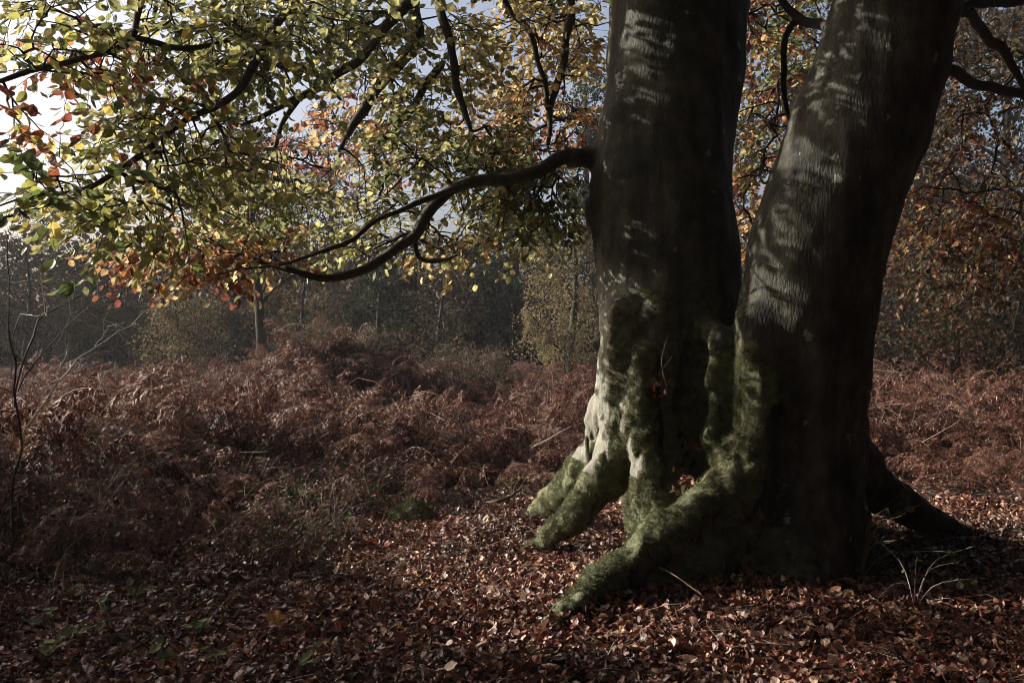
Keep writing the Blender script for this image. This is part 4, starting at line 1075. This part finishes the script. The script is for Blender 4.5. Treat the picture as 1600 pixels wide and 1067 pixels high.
x = unit(np.cross(nr, r.normal(size=(k, 3)))); v, f, c = stamp(tpl, pts + r.normal(0, .008, (k, 3)), np.stack([x, np.cross(nr, x), nr], 2), r.uniform(.012, .026, k), mcol[:k] * .6, r.integers(0, 4, k))  # moss colour darkened to stand for the shade on the stump
tag(mk('moss', v, f, M_MOSS, st, col=c), kind='stuff')

def stick(label, pts, rad, mat, name='stick', cat='stick', group=None):
    P = np.array(pts); b = Bag(); g = smooth_path(P, 14); g = g + np.stack([noise(g * 9, 5), noise(g * 9, 6), noise(g * 9, 7)], 1) * .01
    o0 = g[0].copy(); b.tube(g - o0, np.linspace(rad, rad * .5, 14), 6, .1, 3); o = b.make(name, mat); o.location = o0
    return tag(o, label, cat, group)
def GP(px, py, lift=.02):
    d = CAMZ * F / (py - 533.0)
    for _ in range(6):
        x = (px - 800) / F * d; d = (CAMZ - float(ground_z(np.array(x), np.array(d)))) * F / (py - 533.0)
    q = W(px, py, d); q[2] += lift; return q
stick('pale fallen stick leaning in the bracken behind the mossy back root', [W(833, 696, 11.2), W(860, 684, 11.15), W(893, 664, 11.1)], .010, M_PALETWIG)
stick('dark rotting stick lying by the tip of the back root', [GP(760, 790), GP(790, 788, .05), GP(815, 775, .08)], .022, M_LIMB)
stick('thin twig bent from the front root down to the litter', [W(1030, 885, 5.75), W(1065, 905, 5.6), W(1095, 928, 5.5), GP(1118, 955)], .004, M_STALK, 'twig', 'twig')
stick('thin greenish stick on the litter in front of the root tip', [GP(762, 1022), GP(780, 1016), GP(796, 1005)], .005, M_LIMB)
stick('short pale stick on the litter below the beech foot', [GP(1000, 1026), GP(1020, 1022), GP(1040, 1024)], .006, M_PALETWIG)
stick('pale bent twig lying in the sunlit strip', [GP(945, 1058), GP(952, 1025), GP(962, 1005)], .005, M_PALETWIG)
stick('thin pale stem lying among the bracken beyond the leaning stem', [W(1440, 690, 11), W(1470, 675, 11), W(1500, 655, 11.1)], .006, M_PALETWIG)

# dead stub on the outside of the foot
sb = Bag(); g = smooth_path(np.array([W(935, 745, 7.4), W(925, 715, 7.35), W(918, 682, 7.3)]), 8); sb.tube(g, np.linspace(.05, .03, 8), 9, .25, 4)
o = sb.make('dead_stub', M_LIMB, beech); o.data.transform(Matrix.Translation(-beech.location))

# big lobed leaf and other leaves that stand out
def lobed(name, label, x, y, s, colr, rz, tilt):
    a = np.linspace(0, 2 * np.pi, 31)[:-1]; rr = .55 + .45 * np.abs(np.cos(2.5 * (a - np.pi / 2))) ** .8; rr *= np.where(np.abs(a - 1.5 * np.pi) < .25, .6, 1)
    V = np.stack([np.cos(a) * rr, np.sin(a) * rr, .12 * np.sin(3 * a) + .1 * np.cos(5 * a) * rr], 1); V = np.concatenate([V, [[0, -.15, .05]], V * .55 + [0, 0, .06]])
    n = 30; j = np.arange(n); k = (j + 1) % n
    q = np.stack([j, k, 31 + k, 31 + j], 1); t = np.stack([31 + j, 31 + k, np.full(n, 30)], 1)
    o = mk(name, V * s, [q, t], M_LITTER, col=np.tile(colr, (len(V), 1)), smooth=False)
    o.location = (x, y, float(ground_z(np.array(x), np.array(y))) + .05); o.rotation_euler = (tilt, .1, rz); tag(o, label, 'leaf'); return o
q = GP(432, 982); lobed('fallen_leaf', 'large golden lobed maple leaf propped up on the litter', q[0], q[1], .055, (.50, .27, .08), .3, .9)  # leaf colour raised to stand for sunlight on it
q = GP(1428, 1020); lobed('fallen_leaf', 'large pale yellow leaf on the sunlit strip below the beech', q[0], q[1], .05, (.56, .44, .24), 1.2, .5)
q = GP(1380, 975); lobed('fallen_leaf', 'broad orange brown leaf in the shade at the foot of the leaning stem', q[0], q[1], .06, (.30, .13, .05), 2.0, .3)

# bramble seedlings and nettles in the litter
def seedling(label, x, y, h, n, seed, col, group=None, name='bramble_seedling', ls=(.03, .06), dead=False):
    r = np.random.default_rng(seed); gz = float(ground_z(np.array(x), np.array(y)))
    root = empty(name, (x, y, gz)); tag(root, label, 'seedling', group)
    for i in range(n):
        a = r.uniform(0, 6.28); e = np.array([math.cos(a) * h * r.uniform(.4, 1.2), math.sin(a) * h * r.uniform(.4, 1.2), h * r.uniform(.4, 1)])
        g = smooth_path([[0, 0, -.01], e * [.3, .3, .7], e], 8); b = Bag(); b.tube(g, np.linspace(.0035, .0014, 8), 5, cap=False); b.make('stem', M_PALETWIG if dead else M_STALK, root)
        for j in range(r.integers(2, 5)):
            p = g[r.integers(3, 8)]; fw = unit(r.normal(size=3) * [1, 1, .3]); m = spin(frames(fw[None], np.array([[0, -.3, 1.0]])), r.normal(0, .4, 1))[0]
            tv_, tf_ = CROWN_T[r.integers(0, 6)]; s = r.uniform(*ls); c = np.array(col[r.integers(0, len(col))])
            mk('leaf', (tv_ * s * [1.25, 1, 1]) @ m.T + p, tf_, M_GREEN, root, col=np.tile(c, (len(tv_), 1)))
GREEN = [(.14, .17, .07), (.18, .20, .09), (.10, .13, .05), (.24, .24, .10)]
SP = [(160, 965), (118, 1005), (75, 1030), (215, 945), (300, 1000), (340, 1045), (480, 1055), (110, 940), (540, 770), (560, 755), (655, 790), (800, 775), (420, 770), (350, 760), (620, 765), (500, 800), (480, 740), (260, 1040), (60, 985)]
for i, (a, b) in enumerate(SP):
    q = GP(a, b); sh = b > 900
    seedling('small green bramble seedling in the shaded litter' if sh else 'small green plant at the sunny edge of the bracken', q[0], q[1], .12 if sh else .22, 3 if sh else 5, 500 + i, GREEN,
             'green seedlings in the shaded litter' if sh else 'green plants along the bracken edge')
q = GP(1345, 905); seedling('straggling bramble with thin stems beside the leaning stem foot', q[0], q[1], .55, 8, 601, [(.03, .045, .018), (.045, .06, .025)], None, 'bramble', (.04, .08))
q = GP(1430, 950); seedling('bare pale brambles trailing over the shaded litter', q[0], q[1], .42, 7, 602, [(.10, .13, .05)], None, 'bramble', (.02, .04), True)
# tufts of dead leaves caught in the hollow of the foot
for i, (a, b, d, lb) in enumerate([(1035, 605, 6.62, 'red brown leaves caught on the moss ridge below a thin sprout'), (1105, 606, 6.60, 'two russet leaves stuck on the edge of the hollow'),
                                   (1085, 690, 6.62, 'dark red leaves lying in the hollow of the foot'), (1075, 755, 6.42, 'pale and red leaves heaped at the bottom of the hollow')]):
    r = np.random.default_rng(700 + i); root = empty('leaf_tuft', tuple(W(a, b, d))); tag(root, lb, 'leaves')
    for j in range([9, 3, 12, 18][i]):
        m = frames(unit(r.normal(size=3))[None], unit(r.normal(size=3))[None])[0]; tv_, tf_ = LITTER_T[r.integers(0, 12)]
        c = LITCOL[r.integers(0, 3)] if r.random() < .75 else LITCOL[4]
        mk('leaf', (tv_ * r.uniform(.04, .07)) @ m.T + r.normal(0, [.05, .03, .03][0], 3) * [1, .4, .7], tf_, M_LITTER, root, col=np.tile(c, (len(tv_), 1)))
sp = empty('sprout', tuple(W(1042, 605, 6.62))); tag(sp, 'thin bare sprout growing up from the mossy foot', 'sprout')
for P, r0 in (([(1042, 605), (1034, 570), (1037, 545), (1045, 521)], .004), ([(1036, 575), (1046, 562), (1050, 556)], .0025)):
    g = smooth_path([W(a, b, 6.60) - np.array(sp.location) for a, b in P], 9); b_ = Bag(); b_.tube(g, np.linspace(r0, r0 * .4, 9), 5); b_.make('stem', M_PALETWIG, sp)

# bare sapling at the left edge with pale dead twigs
sap = empty('bare_sapling', tuple(GP(18, 880, 0))); tag(sap, 'thin bare sapling with pale crooked twigs at the bracken edge', 'sapling')
so = np.array(sap.location); dS = so[1]
LN = [([(18, 880), (22, 780), (30, 690), (24, 600), (14, 520), (20, 430), (4, 360)], .010, M_TWIG),
      ([(26, 640), (40, 560), (65, 500), (110, 470), (180, 430), (230, 400)], .008, M_TWIG), ([(16, 540), (30, 490), (68, 492), (75, 470)], .005, M_PALETWIG),
      ([(30, 690), (90, 600), (150, 540), (210, 500), (265, 460)], .006, M_PALETWIG), ([(28, 610), (75, 545), (140, 480), (220, 440), (300, 400)], .005, M_TWIG),
      ([(20, 430), (60, 445), (95, 470), (130, 520)], .004, M_PALETWIG), ([(24, 740), (60, 700), (85, 650)], .006, M_TWIG), ([(90, 600), (95, 570), (112, 545)], .003, M_PALETWIG),
      ([(150, 540), (165, 515), (190, 505)], .003, M_PALETWIG)]
for i, (P, r0, mt) in enumerate(LN):
    r = np.random.default_rng(800 + i)
    pts = np.array([W(a, b, dS + .25 * j * (1 if i % 2 else -.6) * (i > 0)) - so for j, (a, b) in enumerate(P)])
    g = smooth_path(pts, 26) + np.stack([noise(np.arange(26)[:, None] * np.array([[.5, 0, 0]]) + i * 7 + q, 11 + q) for q in range(3)], 1) * .02
    b = Bag(); b.tube(g, np.linspace(r0, r0 * .3, 26), 6, .1, i)
    for q in range(6):
        j = r.integers(6, 25); e = g[j] + unit(r.normal(size=3) * [1, .6, 1]) * r.uniform(.1, .35); b.tube(np.array([g[j], (g[j] + e) / 2 + r.normal(0, .02, 3), e]), np.array([r0 * .35, r0 * .25, r0 * .12]), 4, cap=False)
    b.make('stem' if i == 0 else 'branch', mt, sap)

# ------------------------------------------------------------------ thin autumn haze
hz = bpy.data.meshes.new('haze')
x0, x1, y0, y1, z0, z1 = -90, 90, -45, 95, -3, 26
hz.from_pydata([(x, y, z) for x in (x0, x1) for y in (y0, y1) for z in (z0, z1)], [], [(0, 1, 3, 2), (4, 6, 7, 5), (0, 4, 5, 1), (2, 3, 7, 6), (0, 2, 6, 4), (1, 5, 7, 3)])
hm, hn, hl = nt('thin_haze')
pv = node(hn, 'ShaderNodeVolumePrincipled'); pv.inputs['Color'].default_value = (.92, .95, 1.0, 1); pv.inputs['Density'].default_value = .0004; pv.inputs['Anisotropy'].default_value = .3
ho = node(hn, 'ShaderNodeOutputMaterial'); hl.new(pv.outputs[0], ho.inputs['Volume'])
hz.materials.append(hm); hzo = bpy.data.objects.new('haze', hz); COL.objects.link(hzo)
tag(hzo, 'thin pale haze hanging in the clearing and the wood', 'haze', kind='stuff')
